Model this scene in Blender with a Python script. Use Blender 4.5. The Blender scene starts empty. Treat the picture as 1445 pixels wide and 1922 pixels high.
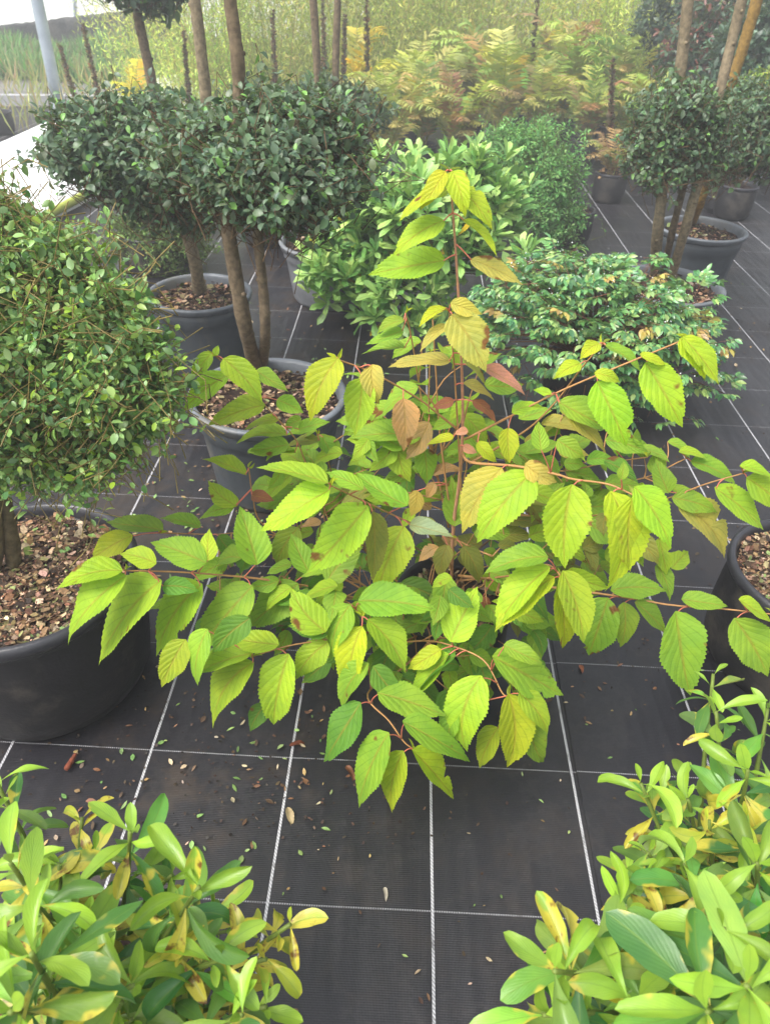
import bpy, math, random
import numpy as np
from mathutils import Matrix

rng = np.random.default_rng(11)
scene = bpy.context.scene
COL = scene.collection

# ------------------------------------------------------------------ camera
CAM_H, FPX, PW, PH = 1.55, 1366.0, 1445.0, 1922.0
_p, _y, _r = map(math.radians, (37.72, -0.92, 2.23))
FW = np.array([math.sin(_y)*math.cos(_p), math.cos(_y)*math.cos(_p), -math.sin(_p)])
_r0 = np.array([math.cos(_y), -math.sin(_y), 0.0])
_u0 = np.cross(_r0, FW)
RI = math.cos(_r)*_r0 + math.sin(_r)*_u0
UP = math.cos(_r)*_u0 - math.sin(_r)*_r0
CAM = np.array([0, 0, CAM_H])
cd = bpy.data.cameras.new("camera")
cam = bpy.data.objects.new("camera", cd)
COL.objects.link(cam)
cam.matrix_world = Matrix(((RI[0], UP[0], -FW[0], 0), (RI[1], UP[1], -FW[1], 0), (RI[2], UP[2], -FW[2], CAM_H), (0, 0, 0, 1)))
cd.sensor_fit = 'VERTICAL'
cd.sensor_height = 36.0
cd.lens = FPX/PH*36.0
cd.clip_start = 0.02
cd.clip_end = 600
cd.dof.use_dof = True
cd.dof.focus_distance = 1.45
cd.dof.aperture_fstop = 8.0
scene.camera = cam

# ------------------------------------------------------------------ world, sun, exposure
SUN_EL, SUN_AZ = 56.0, -125.0      # degrees; azimuth measured from +Y towards +X
w = bpy.data.worlds.new("World")
scene.world = w
w.use_nodes = True
nt = w.node_tree
nt.nodes.clear()
wo = nt.nodes.new('ShaderNodeOutputWorld')
bg = nt.nodes.new('ShaderNodeBackground')
sky = nt.nodes.new('ShaderNodeTexSky')
sky.sky_type = 'NISHITA'
sky.sun_disc = False
sky.sun_elevation = math.radians(SUN_EL)
sky.sun_rotation = math.radians(SUN_AZ)
sky.air_density = 1.6
sky.dust_density = 6.0
sky.ozone_density = 1.0
hs = nt.nodes.new('ShaderNodeHueSaturation')
hs.inputs['Saturation'].default_value = 0.30
nt.links.new(sky.outputs[0], hs.inputs['Color'])
nt.links.new(hs.outputs[0], bg.inputs[0])
bg.inputs[1].default_value = 0.15
nt.links.new(bg.outputs[0], wo.inputs[0])
sl = bpy.data.lights.new("sun", 'SUN')
sl.energy = 1.3
sl.angle = math.radians(28)
sl.color = (1.0, 0.96, 0.9)
so = bpy.data.objects.new("sun", sl)
COL.objects.link(so)
_a, _e = math.radians(SUN_AZ), math.radians(SUN_EL)
so.rotation_euler = (math.pi/2-_e, 0, math.pi-_a)
so.location = (0, 0, 8)
scene.view_settings.view_transform = 'Standard'
scene.view_settings.look = 'None'
scene.view_settings.gamma = 1
scene.view_settings.exposure = 0.98
scene.cycles.max_bounces = 7
scene.cycles.diffuse_bounces = 3
scene.cycles.transmission_bounces = 5

# ------------------------------------------------------------------ pixel -> world
def ray(px, py):
    return FW + (px-PW/2)/FPX*RI - (py-PH/2)/FPX*UP
def PZ(px, py, z=0.0):
    d = ray(px, py)
    return CAM + d*((z-CAM_H)/d[2])
def PY(px, py, Y):
    d = ray(px, py)
    return CAM + d*(Y/d[1])
def depth(P):
    return float(np.dot(np.asarray(P)-CAM, FW))
def unit(a):
    a = np.asarray(a, float)
    return a/np.maximum(np.linalg.norm(a, axis=-1, keepdims=True), 1e-9)
def C(r, g, b, k=0.8):
    f = lambda c: (c/12.92 if c <= .04045 else ((c+.055)/1.055)**2.4)
    return np.array([f(r/255)*k, f(g/255)*k, f(b/255)*k])

# ------------------------------------------------------------------ mesh builder
class MB:
    def __init__(s):
        s.V = []; s.Q = []; s.T = []; s.C = []; s.U = []; s.n = 0
    def add(s, V, Q=None, T=None, tint=(.5, .5, .5, 0), luv=None):
        V = np.asarray(V, float).reshape(-1, 3)
        m = len(V)
        s.V.append(V)
        if Q is not None and len(Q): s.Q.append(np.asarray(Q, int).reshape(-1, 4)+s.n)
        if T is not None and len(T): s.T.append(np.asarray(T, int).reshape(-1, 3)+s.n)
        t = np.asarray(tint, float)
        s.C.append(np.tile(t, (m, 1)) if t.ndim == 1 else t)
        s.U.append(np.zeros((m, 3)) if luv is None else luv)
        s.n += m
        return s
    def build(s, name, mat, parent=None, smooth=True, attrs=True):
        me = bpy.data.meshes.new(name)
        V = np.vstack(s.V)
        Q = np.vstack(s.Q) if s.Q else np.zeros((0, 4), int)
        T = np.vstack(s.T) if s.T else np.zeros((0, 3), int)
        nq, ntr = len(Q), len(T)
        me.vertices.add(len(V)); me.vertices.foreach_set('co', V.ravel())
        me.loops.add(nq*4+ntr*3); me.polygons.add(nq+ntr)
        me.loops.foreach_set('vertex_index', np.concatenate([Q.ravel(), T.ravel()]).astype(np.int32))
        ls = np.concatenate([np.arange(nq)*4, nq*4+np.arange(ntr)*3]).astype(np.int32)
        me.polygons.foreach_set('loop_start', ls)
        me.polygons.foreach_set('use_smooth', np.full(nq+ntr, smooth))
        me.update(calc_edges=True)
        if attrs:
            a = me.attributes.new('tint', 'FLOAT_COLOR', 'POINT'); a.data.foreach_set('color', np.vstack(s.C).astype(np.float32).ravel())
            a = me.attributes.new('luv', 'FLOAT_VECTOR', 'POINT'); a.data.foreach_set('vector', np.vstack(s.U).astype(np.float32).ravel())
        me.validate()
        me.materials.append(mat)
        o = bpy.data.objects.new(name, me)
        COL.objects.link(o)
        if parent is not None:
            o.parent = parent
            o.matrix_parent_inverse = Matrix.Translation(parent.location).inverted()
        return o

def grid_faces(nr, nc, closed=False):
    Q = []
    for i in range(nr-1):
        for j in range(nc if closed else nc-1):
            k = (j+1) % nc
            Q.append((i*nc+j, i*nc+k, (i+1)*nc+k, (i+1)*nc+j))
    return np.array(Q)

def catmull(P, k=5):
    P = np.asarray(P, float)
    if len(P) < 3:
        return np.array([P[0]+(P[-1]-P[0])*t for t in np.linspace(0, 1, k+1)])
    E = np.vstack([2*P[0]-P[1], P, 2*P[-1]-P[-2]])
    out = []
    for i in range(1, len(E)-2):
        a, b, c, d = E[i-1:i+3]
        for t in np.linspace(0, 1, k, endpoint=False):
            out.append(.5*(2*b+(c-a)*t+(2*a-5*b+4*c-d)*t*t+(3*b-a-3*c+d)*t**3))
    out.append(P[-1])
    return np.array(out)

def tube(mb, P, r, sides=8, tint=(.5, .5, .5, 0), wob=0.0, smooth=5, nodes=0):
    P = catmull(P, smooth) if smooth else np.asarray(P, float)
    n = len(P)
    r = np.interp(np.linspace(0, 1, n), np.linspace(0, 1, len(np.atleast_1d(r))), np.atleast_1d(r))
    if wob: r = r*(1+wob*rng.normal(size=n))
    T = unit(np.gradient(P, axis=0))
    ref = np.array([0, 0, 1.0]) if abs(T[0][2]) < .8 else np.array([1.0, 0, 0])
    N = np.zeros_like(T); N[0] = unit(np.cross(T[0], ref))
    for i in range(1, n): N[i] = unit(N[i-1]-T[i]*np.dot(N[i-1], T[i]))
    B = np.cross(T, N)
    a = np.linspace(0, 2*math.pi, sides, endpoint=False)
    ring = np.cos(a)[None, :, None]*N[:, None]+np.sin(a)[None, :, None]*B[:, None]
    rr = r[:, None]*(1+(wob*rng.normal(size=(n, sides)) if wob else 0))
    V = P[:, None]+ring*rr[..., None]
    V = V.reshape(-1, 3)
    Q = grid_faces(n, sides, True)
    V = np.vstack([V, P[0], P[-1]])
    c0, c1 = n*sides, n*sides+1
    T3 = [(c0, (j+1) % sides, j) for j in range(sides)]+[(c1, (n-1)*sides+j, (n-1)*sides+(j+1) % sides) for j in range(sides)]
    L = np.zeros((len(V), 3)); L[:n*sides, 1] = np.repeat(np.linspace(0, 1, n), sides)
    mb.add(V, Q, T3, tint, L)

def twigs(mb, P0, P1, r0, r1, tint):
    P0 = np.asarray(P0); P1 = np.asarray(P1); n = len(P0)
    if n == 0: return
    D = unit(P1-P0)
    ref = np.tile([0.31, 0.2, 0.93], (n, 1))
    A = unit(np.cross(D, ref)); B = np.cross(D, A)
    a = np.array([0, 2.094, 4.189])
    ring = np.cos(a)[None, :, None]*A[:, None]+np.sin(a)[None, :, None]*B[:, None]
    V = np.concatenate([P0[:, None]+ring*r0, P1[:, None]+ring*r1], axis=1)
    q = np.array([(0, 1, 4, 3), (1, 2, 5, 4), (2, 0, 3, 5)])
    Q = (q[None]+np.arange(n)[:, None, None]*6).reshape(-1, 4)
    t = np.asarray(tint, float)
    if t.ndim == 2: t = np.repeat(t, 6, axis=0)
    mb.add(V.reshape(-1, 3), Q, None, t)

# leaf templates -----------------------------------------------------------
def tmpl(kind, nv=4, cols=(-1, 0, 1), teeth=0.0, pw=1.0):
    v = np.linspace(0, 1, nv+1)
    if kind == 'ovate':                       # broad, drawn out tip
        p = np.sin(np.pi*np.clip(v, 0, 1)**0.72)**0.85*(1-.30*v)
        p = p/p.max()
        p = np.where(v > .86, np.maximum(p*.72, (1-v)*1.1), p)
    elif kind == 'obovate':                   # widest near the rounded tip
        p = (.10+.90*np.clip(v, 0, 1)**1.05)*np.sqrt(np.clip(1-v**4.2, 0, 1))*np.clip(v*9, .35, 1); p = p/p.max()
    elif kind == 'gloss':
        p = np.clip(np.sin(np.pi*np.clip(v, 0, 1)**1.42), 0, 1)**.55*(.45+.55*np.clip(v*2.2, 0, 1)); p = p/p.max()
    elif kind == 'lance':
        p = np.sin(np.pi*v**.85)**.9
    else:                                     # elliptic
        p = np.sin(np.pi*v**.9)**.75
    p = np.clip(p, 0.0, None); p[0] = max(p[0], .03); p[-1] = .012
    cols = np.array(cols, float)
    U, Vv = np.meshgrid(cols, v)
    Pp = np.repeat(p[:, None], len(cols), 1)
    if teeth:
        tv = np.where(np.arange(nv+1) % 2 == 1, 1+teeth, 1-teeth*.6)
        tv[0] = tv[-1] = 1
        Pp = Pp*np.where(np.abs(U) > .95, tv[:, None], 1)
        Vv = Vv+np.where(np.abs(U) > .95, np.where(np.arange(nv+1) % 2 == 1, .012, 0)[:, None], 0)*(Vv < .97)
    return dict(u=U.ravel(), v=Vv.ravel(), p=Pp.ravel(), f=grid_faces(nv+1, len(cols)), pw=pw)

def put(mb, T, pos, axis, nrm, L, W, bend=0.4, fold=0.25, wave=0.0, tint=(.1, .2, .05, 0), align=False, twist=0.0, side=0.0):
    pos = np.asarray(pos, float).reshape(-1, 3); n = len(pos)
    if n == 0: return
    ax = unit(np.broadcast_to(axis, (n, 3))); nr = np.broadcast_to(np.asarray(nrm, float), (n, 3))
    nr = unit(nr-ax*np.sum(nr*ax, 1, keepdims=True))
    L = np.broadcast_to(L, (n,)).astype(float)[:, None]; W = np.broadcast_to(W, (n,)).astype(float)[:, None]
    bd = np.broadcast_to(bend, (n,)).astype(float)[:, None]; bd = np.where(np.abs(bd) < .02, .02, bd)
    fd = np.broadcast_to(fold, (n,)).astype(float)[:, None]
    wv = np.broadcast_to(wave, (n,)).astype(float)[:, None]
    if align:
        h = bd/2
        ax, nr = ax*np.cos(h)+nr*np.sin(h), nr*np.cos(h)-ax*np.sin(h)
        L = L*h/np.sin(h)
    X = np.cross(ax, nr)
    u, v, p = T['u'][None], T['v'][None], T['p'][None]
    a = bd*v
    y = L*np.sin(a)/bd; zz = -L*(1-np.cos(a))/bd
    hw = u*p*W/2
    ph = rng.uniform(0, 6.28, (n, 1))
    if len(T['u']) > 60:
        q1, q2 = rng.uniform(0, 6.28, (n, 1)), rng.uniform(.25, .9, (n, 1))
        sg = np.where(rng.uniform(0, 1, (n, 1)) < .5, 1, -1)
        hw = hw*(1+.055*np.sin(v*8+q1+np.sign(u)*2)+.03*np.sin(v*21+q1*2+np.sign(u)))
        bite = (rng.uniform(0, 1, (n, 1)) < .14)*rng.uniform(.2, .55, (n, 1))
        hw = hw*(1-bite*np.exp(-((v-q2)/.035)**2)*(u*sg > .3))
    lift = np.abs(hw)*np.abs(u)**(T.get('pw', 1)-1)*np.sin(fd)+wv*L*np.sin(v*8+ph+u*1.3)*np.abs(u)*p
    x = hw*np.cos(fd)
    x = x+np.broadcast_to(side, (n,)).astype(float)[:, None]*L*v*(1-v)*4*.25
    tw = np.broadcast_to(twist, (n,)).astype(float)[:, None]*v
    x, lift = x*np.cos(tw)-lift*np.sin(tw), x*np.sin(tw)+lift*np.cos(tw)
    # local normal tilts back along the arc
    ly, lz = np.sin(a)*lift, np.cos(a)*lift
    V = pos[:, None]+X[:, None]*x[..., None]+ax[:, None]*(y+ly)[..., None]+nr[:, None]*(zz+lz)[..., None]
    m = len(T['u'])
    Q = (T['f'][None]+np.arange(n)[:, None, None]*m).reshape(-1, 4)
    t = np.asarray(tint, float)
    t = np.tile(t, (n*m, 1)) if t.ndim == 1 else np.repeat(t, m, axis=0)
    luv = np.stack([np.tile(T['u'], n), np.tile(T['v'], n), np.repeat(rng.uniform(0, 1, n), m)], 1)
    mb.add(V.reshape(-1, 3), Q, None, t, luv)

T_HERO = tmpl('ovate', 44, (-1, -.66, -.33, 0, .33, .66, 1), .05)
T_HERO2 = tmpl('ovate', 18, (-1, -.5, 0, .5, 1), .07)
T_GLOSS = tmpl('gloss', 16, (-1, -.85, -.6, -.3, 0, .3, .6, .85, 1), pw=1.6)
T_OBO = tmpl('obovate', 5)
T_ELL = tmpl('ell', 4)
T_ELL3 = tmpl('ell', 3)
T_LAN = tmpl('lance', 4)
T_LAN2 = tmpl('lance', 2, (-1, 1))
T_DOT = tmpl('ell', 2)

def pick(cols, n, jit=.12, alpha=0.0, w=None):
    cols = np.array([np.asarray(c, float) for c in cols])
    i = rng.choice(len(cols), n, p=None if w is None else np.array(w)/sum(w))
    t = cols[i]*np.exp(rng.normal(0, jit, (n, 1)))*np.exp(rng.normal(0, jit*.35, (n, 3)))
    al = rng.uniform(0, 1, n)*alpha
    return np.concatenate([t, al[:, None]], 1)

# ------------------------------------------------------------------ materials
def nn(nt, typ, ins=None, **props):
    n = nt.nodes.new(typ)
    for k, v in props.items(): setattr(n, k, v)
    for k, v in (ins or {}).items():
        s = n.inputs[k]
        if hasattr(v, 'is_linked') or isinstance(v, bpy.types.NodeSocket): nt.links.new(v, s)
        else: s.default_value = v
    return n
def M(nt, op, a, b=None, c=None, clamp=False):
    ins = {0: a}
    if b is not None: ins[1] = b
    if c is not None: ins[2] = c
    return nn(nt, 'ShaderNodeMath', ins, operation=op, use_clamp=clamp).outputs[0]
def RAMP(nt, x, a, b, lo=0.0, hi=1.0):
    return nn(nt, 'ShaderNodeMapRange', {0: x, 1: a, 2: b, 3: lo, 4: hi}, interpolation_type='SMOOTHSTEP').outputs[0]
def MIX(nt, f, a, b, blend='MIX'):
    n = nt.nodes.new('ShaderNodeMix'); n.data_type = 'RGBA'; n.blend_type = blend
    for k, v in ((0, f), (6, a), (7, b)):
        if isinstance(v, bpy.types.NodeSocket): nt.links.new(v, n.inputs[k])
        else: n.inputs[k].default_value = v if k == 0 else (tuple(v)+(1,))[:4]
    return n.outputs[2]
def newmat(name):
    m = bpy.data.materials.new(name); m.use_nodes = True
    m.node_tree.nodes.clear()
    out = m.node_tree.nodes.new('ShaderNodeOutputMaterial')
    return m, m.node_tree, out
def noise(nt, vec, scale, detail=3, rough=.55, out=0):
    ins = {'Scale': scale, 'Detail': detail, 'Roughness': rough}
    if vec is not None: ins['Vector'] = vec
    return nn(nt, 'ShaderNodeTexNoise', ins).outputs[out]

def leaf_mat(name, nvein=0, veinslope=.35, veindark=.55, rough=.45, spec=.35, trans=.25, mott=None, mscale=35, mott2=None, midrib=None, bump=.5, coat=0.0, back=1.15, fine=0):
    m, nt, out = newmat(name)
    at = nn(nt, 'ShaderNodeAttribute', attribute_name='tint')
    lu = nn(nt, 'ShaderNodeAttribute', attribute_name='luv')
    xyz = nn(nt, 'ShaderNodeSeparateXYZ', {0: lu.outputs['Vector']}).outputs
    u, v, r = xyz[0], xyz[1], xyz[2]
    au = M(nt, 'ABSOLUTE', u)
    tc = nn(nt, 'ShaderNodeTexCoord').outputs['Object']
    col = at.outputs['Color']
    nz = noise(nt, tc, 28, 3)
    col = MIX(nt, 1.0, col, nn(nt, 'ShaderNodeCombineColor', {0: RAMP(nt, nz, .25, .75, .84, 1.16), 1: RAMP(nt, nz, .25, .75, .90, 1.08), 2: 1.0}).outputs[0], 'MULTIPLY')
    hgt = None
    if mott is not None:
        mz = noise(nt, tc, mscale, 2, .5)
        edge = M(nt, 'MULTIPLY', au, .10)
        th = M(nt, 'SUBTRACT', .80, M(nt, 'MULTIPLY', at.outputs['Alpha'], .48))
        mk = M(nt, 'SUBTRACT', M(nt, 'ADD', mz, edge), th)
        col = MIX(nt, RAMP(nt, mk, 0, .09), col, mott)
        if mott2 is not None:
            mz2 = noise(nt, tc, mscale*1.9, 3, .6)
            mk2 = M(nt, 'MULTIPLY', RAMP(nt, mk, .08, .16), RAMP(nt, mz2, .5, .62))
            col = MIX(nt, mk2, col, mott2)
    if nvein:
        t = M(nt, 'SUBTRACT', M(nt, 'MULTIPLY', v, nvein), M(nt, 'MULTIPLY', M(nt, 'POWER', au, .85), nvein*veinslope))
        fr = M(nt, 'FRACT', M(nt, 'ADD', t, 10.0))
        dv = M(nt, 'MULTIPLY', M(nt, 'ABSOLUTE', M(nt, 'SUBTRACT', fr, .5)), 2.0)   # 1 at the vein
        vein = M(nt, 'MULTIPLY', RAMP(nt, dv, .78, .98), RAMP(nt, au, .98, .80))
        mid = RAMP(nt, au, .11, .02)
        al = M(nt, 'MAXIMUM', vein, mid)
        col = MIX(nt, M(nt, 'MULTIPLY', vein, veindark), col, MIX(nt, 1.0, col, (.42, .50, .40), 'MULTIPLY'))
        if midrib is not None: col = MIX(nt, M(nt, 'MULTIPLY', mid, .45), col, midrib)
        hgt = M(nt, 'ADD', M(nt, 'MULTIPLY', dv, -.9), M(nt, 'MULTIPLY', mid, -.8))
        if fine:
            fz = noise(nt, nn(nt, 'ShaderNodeCombineXYZ', {0: M(nt, 'MULTIPLY', u, 2.2), 1: M(nt, 'MULTIPLY', v, 60), 2: M(nt, 'MULTIPLY', r, 50)}).outputs[0], 1.0, 2)
            hgt = M(nt, 'ADD', hgt, M(nt, 'MULTIPLY', fz, fine))
            col = MIX(nt, RAMP(nt, fz, .5, .3, 0, .30), col, MIX(nt, 1.0, col, (.6, .66, .5), 'MULTIPLY'))
    if veindark < .1: hgt = M(nt, 'MULTIPLY', hgt, .25)
    elif midrib is not None and not nvein:
        mid = RAMP(nt, au, .16, .03)
        col = MIX(nt, M(nt, 'MULTIPLY', mid, .6), col, midrib)
        hgt = M(nt, 'MULTIPLY', mid, -1.0)
    bf = nn(nt, 'ShaderNodeNewGeometry').outputs['Backfacing']
    pale = MIX(nt, .35, MIX(nt, 1.0, col, (back, back, back), 'MULTIPLY'), (.30, .36, .24))
    col = MIX(nt, M(nt, 'MULTIPLY', bf, .8), col, pale)
    ins = {'Base Color': col, 'Roughness': rough, 'Specular IOR Level': spec}
    if coat: ins['Coat Weight'] = coat; ins['Coat Roughness'] = .12
    pb = nn(nt, 'ShaderNodeBsdfPrincipled', ins)
    tr = nn(nt, 'ShaderNodeBsdfTranslucent', {'Color': MIX(nt, 1.0, col, (1.15, 1.25, .55), 'MULTIPLY')})
    if bump:
        b0 = M(nt, 'MULTIPLY', noise(nt, tc, 160, 2), .35)
        hgt = b0 if hgt is None else M(nt, 'ADD', hgt, b0)
        bp = nn(nt, 'ShaderNodeBump', {'Strength': bump, 'Distance': .0016, 'Height': hgt})
        nt.links.new(bp.outputs[0], pb.inputs['Normal']); nt.links.new(bp.outputs[0], tr.inputs['Normal'])
    mx = nn(nt, 'ShaderNodeMixShader', {0: trans, 1: pb.outputs[0], 2: tr.outputs[0]})
    nt.links.new(mx.outputs[0], out.inputs[0])
    return m

def plain(name, c1, c2=None, scale=20, rough=.6, spec=.4, bump=.3, bscale=None, c3=None, s3=3, stretch=None, dist=.003, detail=5, metal=0):
    m, nt, out = newmat(name)
    tc = nn(nt, 'ShaderNodeTexCoord').outputs['Object']
    if stretch: tc = nn(nt, 'ShaderNodeMapping', {'Vector': tc, 'Scale': stretch}).outputs[0]
    nz = noise(nt, tc, scale, detail, .6)
    col = MIX(nt, RAMP(nt, nz, .3, .7), c1, c2 if c2 is not None else np.array(c1)*.75)
    if c3 is not None:
        col = MIX(nt, RAMP(nt, noise(nt, tc, s3, 6, .65), .5, .68), col, c3)
    pb = nn(nt, 'ShaderNodeBsdfPrincipled', {'Base Color': col, 'Roughness': RAMP(nt, nz, .2, .8, rough*.8, min(1, rough*1.15)), 'Specular IOR Level': spec, 'Metallic': metal})
    if bump:
        bp = nn(nt, 'ShaderNodeBump', {'Strength': bump, 'Distance': dist, 'Height': noise(nt, tc, bscale or scale*2, 4, .6)})
        nt.links.new(bp.outputs[0], pb.inputs['Normal'])
    nt.links.new(pb.outputs[0], out.inputs[0])
    return m

def tint_mat(name, rough=.7, spec=.3, bump=.4, bscale=90, var=.25, trans=0.0):
    m, nt, out = newmat(name)
    at = nn(nt, 'ShaderNodeAttribute', attribute_name='tint')
    tc = nn(nt, 'ShaderNodeTexCoord').outputs['Object']
    nz = noise(nt, tc, bscale, 4, .6)
    f = RAMP(nt, nz, .3, .7, 1-var, 1+var)
    col = MIX(nt, 1.0, at.outputs['Color'], nn(nt, 'ShaderNodeCombineColor', {0: f, 1: f, 2: f}).outputs[0], 'MULTIPLY')
    pb = nn(nt, 'ShaderNodeBsdfPrincipled', {'Base Color': col, 'Roughness': rough, 'Specular IOR Level': spec})
    if bump:
        bp = nn(nt, 'ShaderNodeBump', {'Strength': bump, 'Distance': .002, 'Height': nz})
        nt.links.new(bp.outputs[0], pb.inputs['Normal'])
    sh = pb.outputs[0]
    if trans:
        tr = nn(nt, 'ShaderNodeBsdfTranslucent', {'Color': col})
        sh = nn(nt, 'ShaderNodeMixShader', {0: trans, 1: sh, 2: tr.outputs[0]}).outputs[0]
    nt.links.new(sh, out.inputs[0])
    return m

MT = {}
MT['hero'] = leaf_mat('viburnum_leaf', nvein=7, veinslope=.36, veindark=.40, rough=.55, spec=.28, trans=.38, mott=C(150, 100, 50, .7), mscale=26, mott2=C(95, 50, 35, .6), midrib=C(205, 170, 70, .6), bump=.55, back=1.0, fine=.9)
MT['gloss'] = leaf_mat('glossy_leaf', nvein=9, veinslope=.5, veindark=.05, rough=.36, spec=.42, trans=.26, mott=C(214, 204, 78, .8), mscale=26, mott2=C(140, 100, 50, .7), midrib=C(140, 180, 66, .6), bump=.35, coat=.18, back=1.0)
MT['small'] = leaf_mat('small_leaf', rough=.38, spec=.45, trans=.22, bump=0, midrib=None, coat=.1)
MT['dark'] = leaf_mat('dark_holly_leaf', rough=.42, spec=.45, trans=.2, bump=0, coat=.1, back=1.1)
MT['pitt'] = leaf_mat('rosette_leaf', rough=.4, spec=.45, trans=.2, bump=0, midrib=C(150, 185, 90, .6))
MT['nand'] = leaf_mat('wet_leaf', rough=.3, spec=.5, trans=.22, bump=0, coat=.3)
MT['soft'] = leaf_mat('soft_foliage', rough=.6, spec=.25, trans=.3, bump=0)
MT['bark'] = tint_mat('bark', rough=.85, bump=.9, bscale=60, var=.35)
MT['stem'] = tint_mat('young_stem', rough=.5, bump=.2, bscale=120, var=.12)
MT['chips'] = tint_mat('bark_chips', rough=.75, bump=.5, bscale=150, var=.3)
MT['litter'] = tint_mat('fallen_leaves', rough=.55, bump=.2, var=.2)
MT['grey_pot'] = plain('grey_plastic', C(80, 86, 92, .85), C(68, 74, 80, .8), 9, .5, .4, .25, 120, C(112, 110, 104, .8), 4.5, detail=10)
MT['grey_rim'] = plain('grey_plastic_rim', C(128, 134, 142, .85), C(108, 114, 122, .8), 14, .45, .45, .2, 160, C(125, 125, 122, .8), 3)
MT['pale_pot'] = plain('pale_grey_plastic', C(135, 137, 143, .85), C(112, 115, 120, .8), 9, .5, .4, .2, 120)
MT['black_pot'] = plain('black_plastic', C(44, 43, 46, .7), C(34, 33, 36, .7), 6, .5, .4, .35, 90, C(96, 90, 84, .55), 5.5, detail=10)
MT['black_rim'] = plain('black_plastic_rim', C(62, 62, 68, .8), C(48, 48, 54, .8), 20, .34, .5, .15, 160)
MT['droplet'] = plain('water_drop', (.75, .8, .8), (.8, .85, .85), 5, .04, 1.0, 0)

# ------------------------------------------------------------------ tagging
def tag(o, label=None, cat=None, group=None, kind=None):
    if label: o['label'] = label
    if cat: o['category'] = cat
    if group: o['group'] = group
    if kind: o['kind'] = kind
    return o
def thing(name, loc, label, cat, group=None):
    e = bpy.data.objects.new(name, None)
    e.empty_display_size = .1
    COL.objects.link(e); e.location = tuple(float(x) for x in loc)
    return tag(e, label, cat, group)

# ------------------------------------------------------------------ pots
def lathe(mb, prof, c, seg=64, tint=(.5, .5, .5, 0), fl=None, ecc=1.0):
    a = np.linspace(0, 2*math.pi, seg, endpoint=False)
    prof = np.array(prof, float)
    R = prof[:, 0][:, None]*np.ones(seg)[None]
    if fl is not None: R = R*(1+fl[0]*np.cos(a*fl[1])[None]*(prof[:, 1] < fl[2])[:, None])
    V = np.stack([c[0]+R*np.cos(a)*ecc, c[1]+R*np.sin(a), c[2]+prof[:, 1][:, None]+0*R], -1).reshape(-1, 3)
    mb.add(V, grid_faces(len(prof), seg, True), None, tint)

def chips(mb, c, R, n, cols, size=(.008, .02), zj=.006, w=None, alpha=0):
    r = R*np.sqrt(rng.uniform(0, 1, n)); a = rng.uniform(0, 6.283, n)
    pos = np.stack([c[0]+r*np.cos(a), c[1]+r*np.sin(a), c[2]+rng.uniform(.0, zj, n)], 1)
    ax = unit(np.stack([rng.normal(size=n), rng.normal(size=n), rng.normal(0, .3, n)], 1))
    nr = unit(np.stack([rng.normal(0, .35, n), rng.normal(0, .35, n), np.ones(n)], 1))
    L = size[0]*.5+(size[1]*1.35-size[0]*.5)*rng.uniform(0, 1, n)**2
    L = L*1.4
    put(mb, T_CHIP, pos, ax, nr, L, L*rng.uniform(.45, .9, n), bend=rng.uniform(-.5, .9, n), fold=rng.uniform(-.3, .5, n), tint=pick(cols, n, .25, alpha, w))
T_CHIP = dict(u=np.array([-.7, .8, -1, 1, -.8, .5]), v=np.array([0, .08, .5, .45, .95, 1.0]), p=np.ones(6), f=np.array([(0, 1, 3, 2), (2, 3, 5, 4)]))
CHIPC = [C(160, 128, 96, .8), C(118, 90, 66, .8), C(192, 164, 134, .8), C(78, 56, 42, .8), C(54, 42, 34, .8), C(150, 140, 96, .8), C(126, 142, 86, .8)]
CHIPW = [3, 3, 2.4, 3, 2, .9, .8]

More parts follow.
